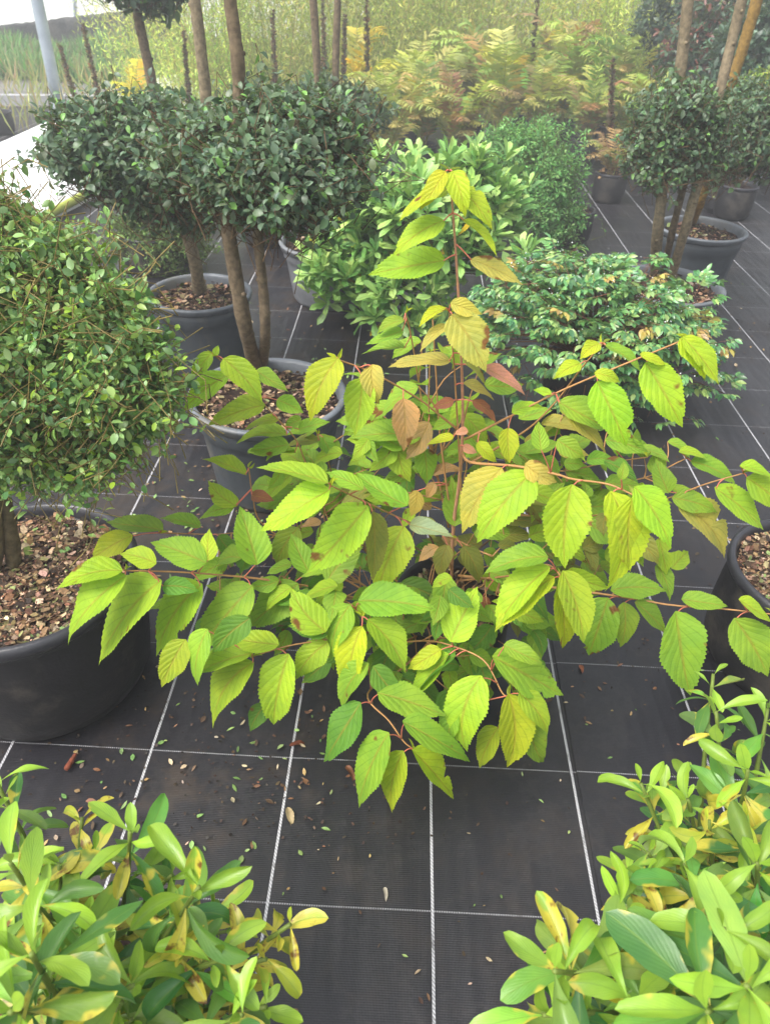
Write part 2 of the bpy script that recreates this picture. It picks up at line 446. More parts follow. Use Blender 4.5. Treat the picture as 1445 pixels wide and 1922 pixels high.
def pot(parent, c, D, H, style='grey', soil=.88, nch=1500, csize=(.008, .017), cols=CHIPC, cw=CHIPW):
    """a round nursery pot, its rim and the mulch inside, standing at c (x, y, 0)"""
    R = D/2
    body, rim, mul = MB(), MB(), MB()
    lip = .032*D/.5
    if style in ('grey', 'pale'):
        prof = [(0.02, .004), (R*.74, 0.004), (R*.76, .02), (R*.80, H*.3), (R*.86, H*.66), (R*.885, H*.74), (R*.915, H*.77), (R*.925, H*.84), (R*.945, H-.05*D)]
        prof += [(R*.90, H-.05*D), (R*.87, H*.8), (R*.80, H*.5)]
        rp = [(R*.935, H-.052*D), (R*.975, H-.054*D), (R*.985, H-.02*D), (R*1.0, H-.010*D), (R*.998, H), (R*.975, H+.004), (R*.93, H+.003), (R*.905, H-.006), (R*.895, H-.05*D), (R*.86, H*.78)]
        fl = (.006, 24, H*.72)
    else:
        prof = [(0.02, .004), (R*.80, .004), (R*.86, .02), (R*.935, H*.18), (R*.975, H*.42), (R*.97, H*.7), (R*.95, H*.86), (R*.93, H*.93)]
        prof += [(R*.88, H*.9), (R*.87, H*.6)]
        rp = [(R*.93, H*.90), (R*.97, H*.905), (R*1.0, H*.93), (R*1.005, H*.97), (R*.985, H), (R*.955, H*1.008), (R*.925, H*.995), (R*.905, H*.955), (R*.89, H*.8)]
        fl = (.003, 9, H*.8)
    lathe(body, prof, c, 72, fl=fl)
    lathe(rim, rp, c, 72)
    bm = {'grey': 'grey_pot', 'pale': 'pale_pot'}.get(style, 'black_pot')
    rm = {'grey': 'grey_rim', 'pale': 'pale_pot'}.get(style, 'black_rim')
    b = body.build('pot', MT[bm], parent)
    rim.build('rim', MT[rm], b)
    sz = H*soil
    a = np.linspace(0, 2*math.pi, 40, endpoint=False)
    rr = np.array([0.001, .3, .6, .8, .885])*R
    V = np.stack([c[0]+rr[:, None]*np.cos(a), c[1]+rr[:, None]*np.sin(a), sz+rng.uniform(-.004, .008, (5, 40))], -1).reshape(-1, 3)
    mul.add(V, grid_faces(5, 40, True), None, np.append(C(62, 44, 36, .6), 0))
    if nch: chips(mul, (c[0], c[1], sz+.004), R*.87, nch, cols, csize, .012, cw)
    mul.build('mulch', MT['chips'], parent, smooth=False)
    return sz

# ------------------------------------------------------------------ crown of twigs and small leaves
def lumpf(D, k, amp, ph):
    return 1+amp*(np.sin(D[:, 0]*k+ph)+np.sin(D[:, 1]*k*1.3+ph*2.1)+np.sin(D[:, 2]*k*.9+ph*3.7))/2

def crown(lf, tw, c, rad, ntw, L, T, cols, w=None, twl=.08, per=8, inner=.35, upb=.35, ratio=.5, lump=.10, twc=C(110, 80, 50, .7), shoots=0.0, bend=.5, newc=None, alpha=0, rand=.55, flat=None, k=4.5, outerbias=.55, lowcut=None, twr=1.0, basel=1.2):
    c = np.asarray(c, float); rad = np.asarray(rad, float)
    D = unit(rng.normal(size=(ntw, 3)))
    if lowcut is not None: D = D[D[:, 2] > lowcut]; ntw = len(D)
    r = inner+(1-inner)*rng.uniform(0, 1, ntw)**outerbias
    r = r*lumpf(D, k, lump, rng.uniform(0, 6))
    if shoots: r = r*(1+shoots*(rng.uniform(0, 1, ntw) > .88)*rng.uniform(0, 1, ntw))
    tip = c+D*rad*r[:, None]
    if flat is not None: tip[:, 2] = np.minimum(tip[:, 2], flat+rng.uniform(-.02, .02, ntw))
    d = unit(D*.8+rng.normal(size=(ntw, 3))*rand+np.array([0, 0, upb]))
    tl = twl*rng.uniform(.6, 1.3, ntw)
    P0 = tip-d*tl[:, None]
    base = P0-unit(D*.7+rng.normal(size=(ntw, 3))*.3+np.array([0, 0, .5])+(d*1.2 if basel < 1 else 0))*(twl*basel)
    tcol = np.tile(np.append(twc, 0), (ntw, 1))
    twigs(tw, P0, tip, .0016*twr, .0008*twr, tcol)
    twigs(tw, base, P0, .0024*twr, .0016*twr, tcol)
    A = unit(np.cross(d, rng.normal(size=(ntw, 3)))); B = np.cross(d, A)
    for i in range(per):
        t = (i//2*2+.6)/per if per > 2 else .9
        ang = (i % 2)*math.pi+(i//2)*1.57+rng.normal(0, .3, ntw)
        side = A*np.cos(ang)[:, None]+B*np.sin(ang)[:, None]
        last = i >= per-2
        ax = unit(d*(1.1 if last else .5)+side*.9+rng.normal(size=(ntw, 3))*.25)
        nr = unit(np.array([0, 0, 1.0])+D*.5+d*.4+rng.normal(size=(ntw, 3))*.45)
        pos = P0+(tip-P0)*min(1, t+.15)
        LL = L*rng.uniform(.5, 1.2, ntw)*(.75 if last else 1)
        tt = pick(cols, ntw, .16, alpha, w)
        if newc is not None:
            q = (rng.uniform(0, 1, ntw) < newc[1]*(1.6 if last else .6))
            tt[q, :3] = newc[0]*np.exp(rng.normal(0, .12, (q.sum(), 1)))
        put(lf, T, pos+side*.003, ax, nr, LL, LL*ratio*rng.uniform(.85, 1.15, ntw), bend=bend*rng.uniform(.3, 1.5, ntw), fold=rng.uniform(.1, .5, ntw), tint=tt)

def V3(*a): return np.array(a, float)

# ================================================================== SETTING
GX, GY, GS = .1176, .6812, .3377
def ground_mat():
    m, nt, out = newmat('landscape_fabric')
    tc = nn(nt, 'ShaderNodeTexCoord').outputs['Object']
    wob = noise(nt, tc, .9, 2)
    s = nn(nt, 'ShaderNodeSeparateXYZ', {0: tc}).outputs
    x = M(nt, 'ADD', s[0], M(nt, 'MULTIPLY', M(nt, 'SUBTRACT', wob, .5), .012)); y = M(nt, 'ADD', s[1], M(nt, 'MULTIPLY', M(nt, 'SUBTRACT', wob, .5), -.02))
    ux = M(nt, 'DIVIDE', M(nt, 'SUBTRACT', x, GX), GS); uy = M(nt, 'DIVIDE', M(nt, 'SUBTRACT', y, GY), GS)
    dx = M(nt, 'MULTIPLY', M(nt, 'ABSOLUTE', M(nt, 'SUBTRACT', ux, M(nt, 'ROUND', ux))), GS)
    dy = M(nt, 'MULTIPLY', M(nt, 'ABSOLUTE', M(nt, 'SUBTRACT', uy, M(nt, 'ROUND', uy))), GS)
    braid = M(nt, 'SINE', M(nt, 'ADD', M(nt, 'MULTIPLY', y, 850), M(nt, 'MULTIPLY', x, 900)))
    lx = M(nt, 'MULTIPLY', RAMP(nt, dx, .0036, .0024), RAMP(nt, braid, -1, .6, .55, 1))
    tick = M(nt, 'SINE', M(nt, 'MULTIPLY', x, 1250))
    ly = M(nt, 'MULTIPLY', RAMP(nt, dy, .0020, .0010), RAMP(nt, tick, -.9, .9, .08, .62))
    line = M(nt, 'MAXIMUM', lx, ly)
    grime = noise(nt, tc, 9, 6, .7)
    big = noise(nt, tc, 1.3, 3, .5)
    # more soil on the fabric round the large tubs on the left
    lft = RAMP(nt, s[0], .15, -.5)
    dirt = M(nt, 'MULTIPLY', RAMP(nt, M(nt, 'ADD', M(nt, 'MULTIPLY', grime, .6), M(nt, 'MULTIPLY', big, .4)), .47, .62), M(nt, 'ADD', .30, M(nt, 'MULTIPLY', lft, .55)))
    line = M(nt, 'MULTIPLY', line, M(nt, 'SUBTRACT', 1.0, M(nt, 'MULTIPLY', RAMP(nt, grime, .52, .66), .6)))
    rib = M(nt, 'SINE', M(nt, 'MULTIPLY', y, 1500))
    rib2 = M(nt, 'SINE', M(nt, 'MULTIPLY', x, 2300))
    fine = noise(nt, tc, 240, 2)
    base = MIX(nt, RAMP(nt, M(nt, 'ADD', M(nt, 'MULTIPLY', rib, .12), fine), .3, .8), C(29, 28, 33, .8), C(43, 42, 48, .8))
    col = MIX(nt, dirt, base, MIX(nt, fine, C(76, 64, 54, .7), C(58, 48, 42, .7)))
    spk = noise(nt, tc, 85, 3, .7)
    col = MIX(nt, RAMP(nt, spk, .70, .76, 0, .6), col, C(120, 100, 80, .7))
    st = noise(nt, tc, 3.1, 5, .7)
    col = MIX(nt, M(nt, 'MULTIPLY', RAMP(nt, M(nt, 'ABSOLUTE', M(nt, 'SUBTRACT', st, .52)), .03, .0), .10), col, C(96, 92, 90, .7))
    col = MIX(nt, RAMP(nt, st, .50, .72, 0, .10), col, C(104, 100, 98, .7))
    col = MIX(nt, line, col, C(215, 215, 220, .75))
    ro = M(nt, 'ADD', RAMP(nt, big, .3, .7, .28, .50), M(nt, 'MULTIPLY', dirt, .12))
    h = M(nt, 'ADD', M(nt, 'ADD', M(nt, 'MULTIPLY', rib, .14), M(nt, 'MULTIPLY', rib2, .10)), M(nt, 'ADD', M(nt, 'MULTIPLY', lx, 2.2), M(nt, 'MULTIPLY', grime, 1.6)))
    bp = nn(nt, 'ShaderNodeBump', {'Strength': .55, 'Distance': .0012, 'Height': h})
    wr = noise(nt, nn(nt, 'ShaderNodeMapping', {'Vector': tc, 'Scale': (5.5, .8, 1)}).outputs[0], 1.0, 3, .6)
    bp2 = nn(nt, 'ShaderNodeBump', {'Strength': .6, 'Distance': .03, 'Height': M(nt, 'ADD', big, wr), 'Normal': bp.outputs[0]})
    pb = nn(nt, 'ShaderNodeBsdfPrincipled', {'Base Color': col, 'Roughness': ro, 'Specular IOR Level': .5, 'Normal': bp2.outputs[0]})
    nt.links.new(pb.outputs[0], out.inputs[0])
    return m
MT['fabric'] = ground_mat()
MT['earth'] = plain('far_earth', C(120, 118, 100, .7), C(100, 105, 80, .7), 3, .9, .2, .4, 30, C(90, 110, 60, .7), .4)
MT['verge'] = plain('verge_soil', C(110, 120, 90, .7), C(90, 110, 60, .7), 3, .9, .2, .4, 30)

def sheet(name, pts, z, mat, sub=1, thick=0):
    mb = MB()
    P = [V3(p[0], p[1], z) for p in pts]
    if thick:
        n = len(P)
        mb.add(np.array(P+[p-V3(0, 0, thick) for p in P]), [(i, (i+1) % n, (i+1) % n+n, i+n) for i in range(n)][:0] or None, None)
        mb.Q.append(np.array([(i+n, (i+1) % n+n, (i+1) % n, i) for i in range(n)]))
        mb.Q.append(np.array([(0, 1, 2, 3)]))
    else:
        mb.add(np.array(P), [(0, 1, 2, 3)])
    return mb.build(name, mat, smooth=False, attrs=False)

tag(sheet('ground', [(-68, -29), (38, -29), (38, 58), (-68, 58)], -.008, MT['earth']), kind='structure')
fa = sheet('ground_fabric', [(-5.5, -2), (GX+GS+.030, -2), (GX+GS+.030, 11.2), (-5.5, 11.2)], 0, MT['fabric'])
tag(fa, kind='structure')
fb = sheet('ground_fabric', [(GX+GS+.012, -2), (9, -2), (9, 12.5), (GX+GS+.012, 12.5)], .004, MT['fabric'], thick=.0035)
tag(fb, kind='structure')

# ================================================================== HERO SHRUB
VC = {'L': C(172, 204, 56, .9), 'G': C(150, 188, 60, .88), 'D': C(110, 158, 54, .85), 'Y': C(192, 208, 50, .9), 'P': C(204, 192, 92, .86), 'O': C(214, 170, 116, .86), 'B': C(172, 110, 80), 'R': C(224, 158, 130, .86), 'U': C(190, 206, 156, .85), 'K': C(152, 156, 70, .8)}
BR = {  # px, py, distance along Y
 'lead': [(846, 1150, 1.33), (850, 1000, 1.315), (862, 900, 1.30), (868, 800, 1.295), (865, 650, 1.29), (858, 520, 1.285), (850, 400, 1.28), (843, 322, 1.275)],
 'second': [(866, 940, 1.30), (862, 860, 1.28), (853, 700, 1.265), (848, 640, 1.26), (843, 585, 1.255)],
 'upleft': [(870, 815, 1.29), (820, 775, 1.27), (780, 745, 1.25), (700, 700, 1.20), (632, 674, 1.16)],
 'upright': [(872, 825, 1.29), (960, 780, 1.27), (1060, 730, 1.25), (1180, 680, 1.21), (1290, 635, 1.18)],
 'upright2': [(880, 870, 1.33), (982, 811, 1.34), (1040, 757, 1.33), (1094, 687, 1.31), (1131, 645, 1.30)],
 'arc': [(866, 850, 1.29), (885, 868, 1.26), (968, 875, 1.20), (1043, 890, 1.14), (1073, 899, 1.11), (1141, 909, 1.06), (1190, 930, 1.03)],
 'right': [(870, 960, 1.33), (1050, 970, 1.33), (1160, 962, 1.32), (1250, 936, 1.30), (1322, 909, 1.28), (1395, 888, 1.26)],
 'right2': [(880, 920, 1.38), (1000, 915, 1.44), (1187, 902, 1.46), (1288, 860, 1.46)],
 'right3': [(870, 900, 1.35), (990, 880, 1.42), (1060, 884, 1.45), (1130, 870, 1.46), (1215, 858, 1.45)],
 'lowright': [(860, 1080, 1.32), (980, 1095, 1.25), (1115, 1113, 1.18), (1202, 1126, 1.14), (1262, 1136, 1.12), (1356, 1143, 1.09), (1450, 1153, 1.06)],
 'ctr': [(858, 1010, 1.31), (851, 1011, 1.28), (768, 980, 1.19), (692, 945, 1.12), (620, 911, 1.05)],
 'ctr2': [(924, 1044, 1.27), (890, 1030, 1.29), (856, 1012, 1.31)],
 'nearr': [(862, 1090, 1.32), (960, 1080, 1.2), (1020, 1060, 1.1), (1045, 1073, 1.03), (1050, 1085, 1.02)],
 'left': [(850, 1140, 1.32), (740, 1135, 1.27), (640, 1117, 1.22), (600, 1104, 1.20), (491, 1087, 1.15), (398, 1078, 1.11), (321, 1073, 1.08), (235, 1071, 1.05)],
 'leftb': [(600, 1105, 1.19), (625, 1122, 1.13), (655, 1132, 1.08), (680, 1158, 1.03)],
 'low1': [(845, 1150, 1.31), (780, 1165, 1.20), (700, 1185, 1.10), (616, 1200, 1.04), (543, 1212, 1.00), (474, 1232, .96)],
 'low2': [(846, 1160, 1.31), (770, 1200, 1.2), (758, 1205, 1.12), (800, 1203, 1.07), (841, 1210, 1.02), (907, 1239, .98), (942, 1300, .93), (955, 1305, .92)],
 'low3': [(848, 1165, 1.3), (760, 1250, 1.08), (690, 1302, .96), (731, 1354, .90), (757, 1391, .87), (774, 1405, .86)],
 'mid1': [(800, 1130, 1.36), (640, 1010, 1.43), (600, 925, 1.46), (574, 869, 1.46), (554, 823, 1.45), (512, 777, 1.44), (455, 715, 1.42), (405, 668, 1.41)],
 'mid2': [(700, 1060, 1.44), (640, 930, 1.52), (620, 879, 1.53), (612, 852, 1.53), (595, 815, 1.52)],
 'mid3': [(700, 1120, 1.36), (560, 1030, 1.35), (490, 980, 1.34), (474, 926, 1.33), (467, 878, 1.32)],
 'up1': [(840, 980, 1.38), (815, 860, 1.42), (805, 778, 1.42), (807, 661, 1.41)],
 'up2': [(842, 990, 1.40), (800, 800, 1.47), (774, 645, 1.47), (761, 588, 1.46)],
 'up3': [(850, 1000, 1.33), (826, 820, 1.35), (818, 700, 1.35), (812, 600, 1.34)],
 'backl': [(700, 1110, 1.40), (560, 1020, 1.42), (470, 1000, 1.40), (400, 1003, 1.37), (300, 1000, 1.32)],
}
HL = """
836 321 788 395 35 Y|848 321 873 408 45 Y|840 356 749 416 28 Y|861 354 923 431 32 Y|834 414 738 481 40 L|869 412 933 483 22 Y
836 489 691 516 56 L|882 487 981 535 32 P|845 568 905 590 32 P|848 590 912 698 76 P|836 578 786 615 20 Y|840 609 788 661 22 P
759 601 707 628 20 G|757 620 686 647 24 G|761 653 678 665 24 G|846 678 728 690 24 P|906 690 985 742 25 R|869 667 911 725 20 P
869 719 927 752 18 P|635 672 583 790 60 Y|682 709 666 819 66 L|699 684 711 759 54 P|757 748 757 848 52 O|805 792 761 863 40 O
852 752 811 765 20 B|886 752 931 794 20 B|878 808 852 815 25 R|869 836 895 850 30 R|770 818 655 822 36 G|745 832 692 885 34 L
745 832 770 905 45 L|795 840 800 910 42 G|852 819 800 835 18 Y|895 830 932 868 26 Y|953 803 956 870 44 Y|419 673 493 756 55 L
398 663 360 711 28 L|429 704 343 775 42 L|498 760 391 798 40 L|404 668 410 648 20 L|480 695 541 735 30 G|520 750 570 775 45 G
524 788 458 808 16 L|541 817 444 833 17 L|556 850 464 852 16 L|560 806 620 792 26 G|600 827 537 838 18 K|606 820 628 860 30 G
616 907 481 878 36 L|620 919 490 997 56 L|682 918 611 886 28 G|765 949 668 887 48 G|690 950 579 1075 84 L|758 987 708 1115 76 L
768 985 850 1008 36 U|853 988 846 892 46 G|810 890 870 885 22 O|941 878 867 1001 75 P|998 888 895 1019 85 L|1073 909 1060 1067 95 L
1145 922 1134 1110 88 Y|1187 934 1182 1073 70 Y|1190 913 1258 1030 56 L|1235 1010 1250 1080 36 L|1028 1045 908 1077 46 G|1032 1064 930 1180 55 L
1040 1083 928 1187 54 Y|1049 1090 1055 1217 54 Y|1055 1071 1095 1207 56 L|1141 1122 1104 1230 75 G|1145 1108 1250 1110 46 G|1170 1130 1163 1215 42 G
1190 1130 1250 1190 32 G|1267 1147 1295 1305 76 G|1278 1125 1365 1138 34 G|1377 1160 1440 1270 76 G|1385 1125 1450 1170 24 L|1270 945 1358 1048 60 P
1340 915 1432 995 48 L|1400 896 1470 960 46 L|1387 875 1450 900 22 L|1295 866 1380 910 32 G|1273 848 1327 863 16 L|1254 925 1230 860 50 G
1225 890 1240 840 46 G|1260 935 1345 962 40 G|1165 900 1170 865 38 G|1100 865 1155 865 28 G|1120 716 1175 838 74 L|1048 760 1137 852 40 P
1211 680 1280 802 66 L|1275 635 1322 713 40 Y|1280 632 1348 722 40 L|1125 645 1088 675 30 Y|1135 648 1203 700 20 G|1090 682 1038 712 28 Y
1200 665 1250 685 18 Y|1115 700 1163 718 22 Y|1035 740 1000 732 15 L|1048 755 1140 805 45 G|1015 845 1010 790 42 G|1045 825 1095 858 42 G
1135 825 1215 848 40 G|985 870 1045 905 60 P|960 775 1020 765 22 L|231 1071 105 1108 42 L|238 1080 129 1212 62 L|304 1089 186 1250 80 L
380 1096 294 1232 72 L|475 1099 378 1218 74 G|560 1095 466 1176 70 G|250 1005 171 1055 46 Y|294 1058 225 1040 42 L|307 995 200 980 30 G
377 990 300 973 28 G|388 1057 283 1018 60 G|392 1052 394 992 58 L|446 950 391 902 38 L|440 953 374 975 24 L|463 892 380 862 26 L
483 1060 450 950 74 G|472 930 515 940 26 B|580 1075 545 1000 46 G|613 1094 682 1025 56 G|612 1186 546 1103 64 L|672 1128 820 1145 64 G
658 1134 622 1240 54 G|680 1175 658 1302 64 Y|690 1162 761 1264 58 L|616 1205 556 1275 52 L|542 1227 514 1360 70 L|477 1243 400 1367 60 L
474 1226 366 1270 52 L|524 1210 425 1195 42 L|500 1320 470 1373 36 D|677 1318 608 1430 58 D|730 1375 674 1517 64 G|757 1409 736 1526 52 Y
773 1407 851 1500 46 Y|755 1354 882 1430 52 G|708 1300 840 1345 60 G|700 1250 755 1315 46 D|692 1245 643 1330 42 G|828 1219 765 1256 36 Y
843 1227 770 1320 38 L|856 1230 766 1330 38 D|845 1205 896 1101 68 L|923 1232 1057 1305 68 G|903 1268 877 1411 74 L|954 1302 951 1440 66 Y
973 1300 1027 1378 46 L|990 1350 1020 1430 46 G|935 1365 900 1442 42 L|858 1330 845 1405 36 G|945 1210 1018 1245 36 G|970 1160 1020 1190 30 G
840 1022 826 1087 34 K|868 1025 898 1095 40 K|700 960 700 1090 42 K|782 920 770 970 30 P|815 905 800 935 26 O|905 1120 925 1150 22 B
750 1097 830 1130 42 D|615 1190 540 1175 60 D|349 1200 304 1290 52 L|390 1180 372 1287 40 G|470 1160 400 1225 50 D|410 1005 455 1050 32 D
305 1100 375 1110 36 D|560 990 520 1060 50 G|500 1000 440 1010 36 K|1010 960 1060 905 44 G|930 930 990 960 44 G|1100 980 1180 1010 46 G
"""
def hero():
    base = PY(846, 1165, 1.33)
    root = thing('lime_viburnum', (base[0], base[1], 0), 'lime green large leaved shrub with red stalks in the middle of the fabric', 'shrub')
    sz = pot(root, V3(base[0], base[1], 0), .30, .27, 'black', nch=300)
    st, lf = MB(), MB()
    stemc = np.append(C(190, 142, 92, .8), 0); woodc = np.append(C(120, 92, 62, .6), 0); redc = np.append(C(216, 124, 102, .85), 0)
    samp = []
    lens = {}
    for k, b in BR.items():
        P = catmull([PY(*p) for p in b], 6)
        px = catmull([V3(p[0], p[1], 0) for p in b], 6)
        r0 = {'lead': .0048, 'second': .0026, 'arc': .0036, 'left': .004, 'lowright': .0036}.get(k, .0028)
        if k == 'lead': P = np.vstack([[base[0], base[1], sz-.01], P[1:]])
        tube(st, P, [r0, r0*.62, .0015], 7, np.append(C(208, 152, 122, .85), 0) if k == 'lead' else stemc, smooth=0, wob=.04)
        for a, q in zip(P, px): samp.append((a, q[:2], k))
    # several more woody stems from the pot
    for i in range(5):
        a = rng.uniform(0, 6.28); e = PY(rng.uniform(640, 1060), rng.uniform(900, 1090), rng.uniform(1.3, 1.5))
        b = base+V3(.05*math.cos(a), .05*math.sin(a), 0); b[2] = sz-.01
        tube(st, [b, (b+e)/2+V3(0, 0, .04), e], [.0045, .003, .0016], 6, woodc)
    SP = np.array([s[0] for s in samp]); SX = np.array([s[1] for s in samp])
    pos, ax, nr, LL, WW, bd, tn = [], [], [], [], [], [], []
    def leaf(bp, tp, w, c, roll=1, behind=0.0, mot=None):
        d = np.hypot(SX[:, 0]-bp[0], SX[:, 1]-bp[1]); cand = np.where(d < d.min()+14)[0]
        # ties: take the branch nearest to the camera
        i = cand[np.argmin(SP[cand][:, 1])]
        Y = SP[i][1]+behind-.012
        B = PY(bp[0], bp[1], Y)
        lp = math.hypot(tp[0]-bp[0], tp[1]-bp[1]); dn = (tp[1]-bp[1])/lp
        z = depth(B); Lw = lp/FPX*z
        dY = -.42*Lw*dn if dn > 0 else -.9*Lw*dn*.8
        dY += rng.normal(0, .06)*Lw
        Tp = PY(tp[0], tp[1], Y+dY)
        A = Tp-B; Lt = np.linalg.norm(A); A = A/Lt
        tocam = unit(CAM-(B+Tp)/2)
        side = unit(np.cross(A, tocam)); face = np.cross(side, A)
        Wn = .50*Lt; wa = w/FPX*z
        cr = min(1, wa/Wn); W = max(Wn, wa)*1.03
        W = min(W, .62*Lt) if w > .5*lp else W
        th = math.acos(min(.985, cr))
        n1 = face*math.cos(th)+side*math.sin(th); n2 = face*math.cos(th)-side*math.sin(th)
        n = n1 if n1[2] > n2[2] else n2
        pos.append(B); ax.append(A); nr.append(n); LL.append(Lt); WW.append(W); bd.append(rng.uniform(.25, 1.0)*(1.0 if dn > -.2 else .6))
        cc = VC[c]*np.exp(rng.normal(0, .07)+rng.normal(0, .05, 3)); m = mot if mot is not None else (rng.uniform(0, .25) if c in 'LGDYU' else rng.uniform(.0, .3))
        tn.append(np.append(cc, m))
        # stalk
        if np.linalg.norm(SP[i]-B) < .12 and not behind:
            tube(st, [SP[i], (SP[i]+B)/2+V3(0, 0, .002), B+A*Lt*.03], [.0016, .0013, .0011], 5, redc, smooth=3)
    for row in HL.replace('\n', '|').split('|'):
        if not row.strip(): continue
        a = row.split(); leaf((float(a[0]), float(a[1])), (float(a[2]), float(a[3])), float(a[4]), a[5])
    # leaves deeper in the shrub, on twigs that run off the main branches
    for (x0, y0, x1, y1, n, ya, yb, cs) in [(640, 800, 1200, 960, 44, 1.36, 1.60, 'GGLGD'), (560, 980, 1120, 1180, 60, 1.36, 1.56, 'GDGKD'), (600, 1160, 1020, 1330, 54, 1.14, 1.36, 'DGDDG'),
                                          (1000, 820, 1290, 960, 22, 1.45, 1.6, 'GLGG'), (560, 850, 800, 1000, 20, 1.45, 1.6, 'GGD'), (700, 680, 880, 820, 22, 1.42, 1.52, 'GGL'), (400, 1000, 620, 1180, 14, 1.28, 1.4, 'GD'),
            (740, 1080, 1000, 1400, 70, 1.03, 1.2, 'GDGLD'), (620, 1080, 800, 1300, 30, 1.08, 1.22, 'GDLD'), (900, 1000, 1080, 1180, 24, 1.15, 1.35, 'GKGL'), (560, 900, 900, 1060, 44, 1.30, 1.5, 'GKGLO'), (690, 620, 940, 880, 34, 1.34, 1.52, 'GLGG'), (460, 780, 700, 960, 34, 1.42, 1.55, 'GLG'), (860, 760, 1080, 900, 34, 1.34, 1.5, 'GLPG'), (900, 900, 1260, 1090, 34, 1.22, 1.45, 'GLGK'), (330, 1040, 640, 1190, 26, 1.12, 1.3, 'GDL')]:
        for i in range(n):
            x, y = rng.uniform(x0, x1), rng.uniform(y0, y1)
            if math.hypot((x-855)/1.4, y-1060) > 330 and rng.uniform() < .4: continue
            Y = rng.uniform(ya, yb); B = PY(x, y, Y)
            if B[2] < .14: continue
            az = math.atan2(B[1]-base[1], B[0]-base[0])+rng.normal(0, .9)
            A = unit(V3(math.cos(az), math.sin(az), rng.uniform(-1.0, .1)))
            L = rng.uniform(.05, .105)
            c = cs[rng.integers(len(cs))]
            pos.append(B); ax.append(A); nr.append(unit(V3(0, -.35, 1)+rng.normal(size=3)*.35)); LL.append(L); WW.append(L*.56); bd.append(rng.uniform(.3, .9))
            tn.append(np.append(VC[c]*math.exp(rng.normal(0, .12)), rng.uniform(0, .35)))
            j = np.argmin(np.linalg.norm(SP-B+V3(0, 0, .08), axis=1))
            if rng.uniform() < .35: tube(st, [SP[j], (SP[j]+B)/2+rng.normal(size=3)*.008, B], [.002, .0016, .0011], 5, stemc, smooth=3)
    pos, ax, nr = map(np.array, (pos, ax, nr))
    put(lf, T_HERO, pos, ax, nr, np.array(LL), np.array(WW), bend=np.array(bd), fold=rng.uniform(.05, .42, len(pos)), wave=rng.uniform(.008, .03, len(pos)), tint=np.array(tn), align=True, twist=rng.normal(0, .2, len(pos)), side=rng.normal(0, .22, len(pos)))
    # small unfolding leaves and buds at the branch ends
    for k, b in BR.items():
        e = PY(*b[-1])
        for j in range(2):
            put(lf, T_HERO2, e, unit(V3(rng.normal()*.6, rng.normal()*.4, .6)), unit(V3(rng.normal(), rng.normal(), .6)), .022, .009, bend=.4, fold=.7, tint=np.append(VC['Y'], 0))
    st.build('stems', MT['stem'], root)
    lf.build('foliage', MT['hero'], root)
hero()

# ================================================================== TOPIARY TREES
DK = [C(84, 110, 76, .95), C(66, 94, 68, .95), C(92, 118, 82, .9), C(100, 122, 92, .9)]
BARK = np.append(C(138, 124, 100, .8), 0); BARKD = np.append(C(124, 108, 86, .75), 0); BARKY = np.append(C(150, 120, 62, .75), 0)

def topiary(name, label, potc, D, H, style, stems, crowns, group=None, nch=1400, L=.031):
    root = thing(name, (potc[0], potc[1], 0), label, 'tree', group)
    if D: pot(root, V3(potc[0], potc[1], 0), D, H, style, nch=nch)
    for s in stems:
        s = (s[0], [q*.78 for q in s[1]], s[2])
        mb = MB(); tube(mb, s[0], s[1], 12, s[2], wob=.03, smooth=8)
        # pruning knots
        P = catmull(s[0], 8)
        for k in range(2, len(P)-2, 5):
            d = unit(rng.normal(size=3)*V3(1, 1, .3)); r = np.interp(k/len(P), np.linspace(0, 1, len(s[1])), s[1])
            tube(mb, [P[k], P[k]+d*r*1.25], [r*.55, r*.3], 7, s[2], smooth=2)
        mb.build('trunk', MT['bark'], root)
    lf, tw = MB(), MB()
    for c in crowns:
        crown(lf, tw, c[0], c[1], int(c[2]*1.4), c[3] if len(c) > 3 else L, T_ELL, DK, [3, 2.4, 3, 1.4], twl=.10, per=8, inner=.30, ratio=.58, lump=.20, newc=(C(120, 172, 84, .85), .07), shoots=.26, rand=.7, twr=.7, twc=C(120, 94, 66, .7), bend=.7, k=5)
        for i in range(10):
            D_ = unit(rng.normal(size=3)); D_[2] = abs(D_[2])*.5
            tube(tw, [V3(*c[0])-V3(0, 0, c[1][2]*.8), V3(*c[0])+D_*c[1]*.4, V3(*c[0])+D_*c[1]*.7], [.008, .004, .0015], 6, BARKD)
    f = lf.build('crown', MT['dark'], root)
    tw.build('twigs', MT['bark'], f)
    return root

# tree A: two stems in the grey tub right behind the viburnum
def potpos(px, py, H):            # centre of a rim seen at px, py at height H
    p = PZ(px, py, H); return V3(p[0], p[1], 0)
HA = .36; pa = potpos(503, 738, HA); DA = 297/FPX*depth(PZ(503, 738, HA))
YA = pa[1]
def at_path(pts): return [PY(*p) for p in pts]
_b = V3(pa[0]-.02, pa[1], HA*.85)
stemsA = [([PZ(484, 700, HA*.85), PY(462, 620, YA+.02), PY(436, 480, YA), PY(428, 400, YA), PY(440, 300, YA-.02), PY(450, 190, YA), PY(444, 90, YA), PY(432, 0, YA), PY(424, -90, YA)], [.034, .029, .026, .024, .021, .019], BARKD),
          ([PZ(492, 690, HA*.86), PY(498, 630, YA+.02), PY(494, 540, YA), PY(484, 430, YA), PY(500, 340, YA)], [.026, .021, .019, .016], BARKD)]
cA = PY(540, 300, YA)
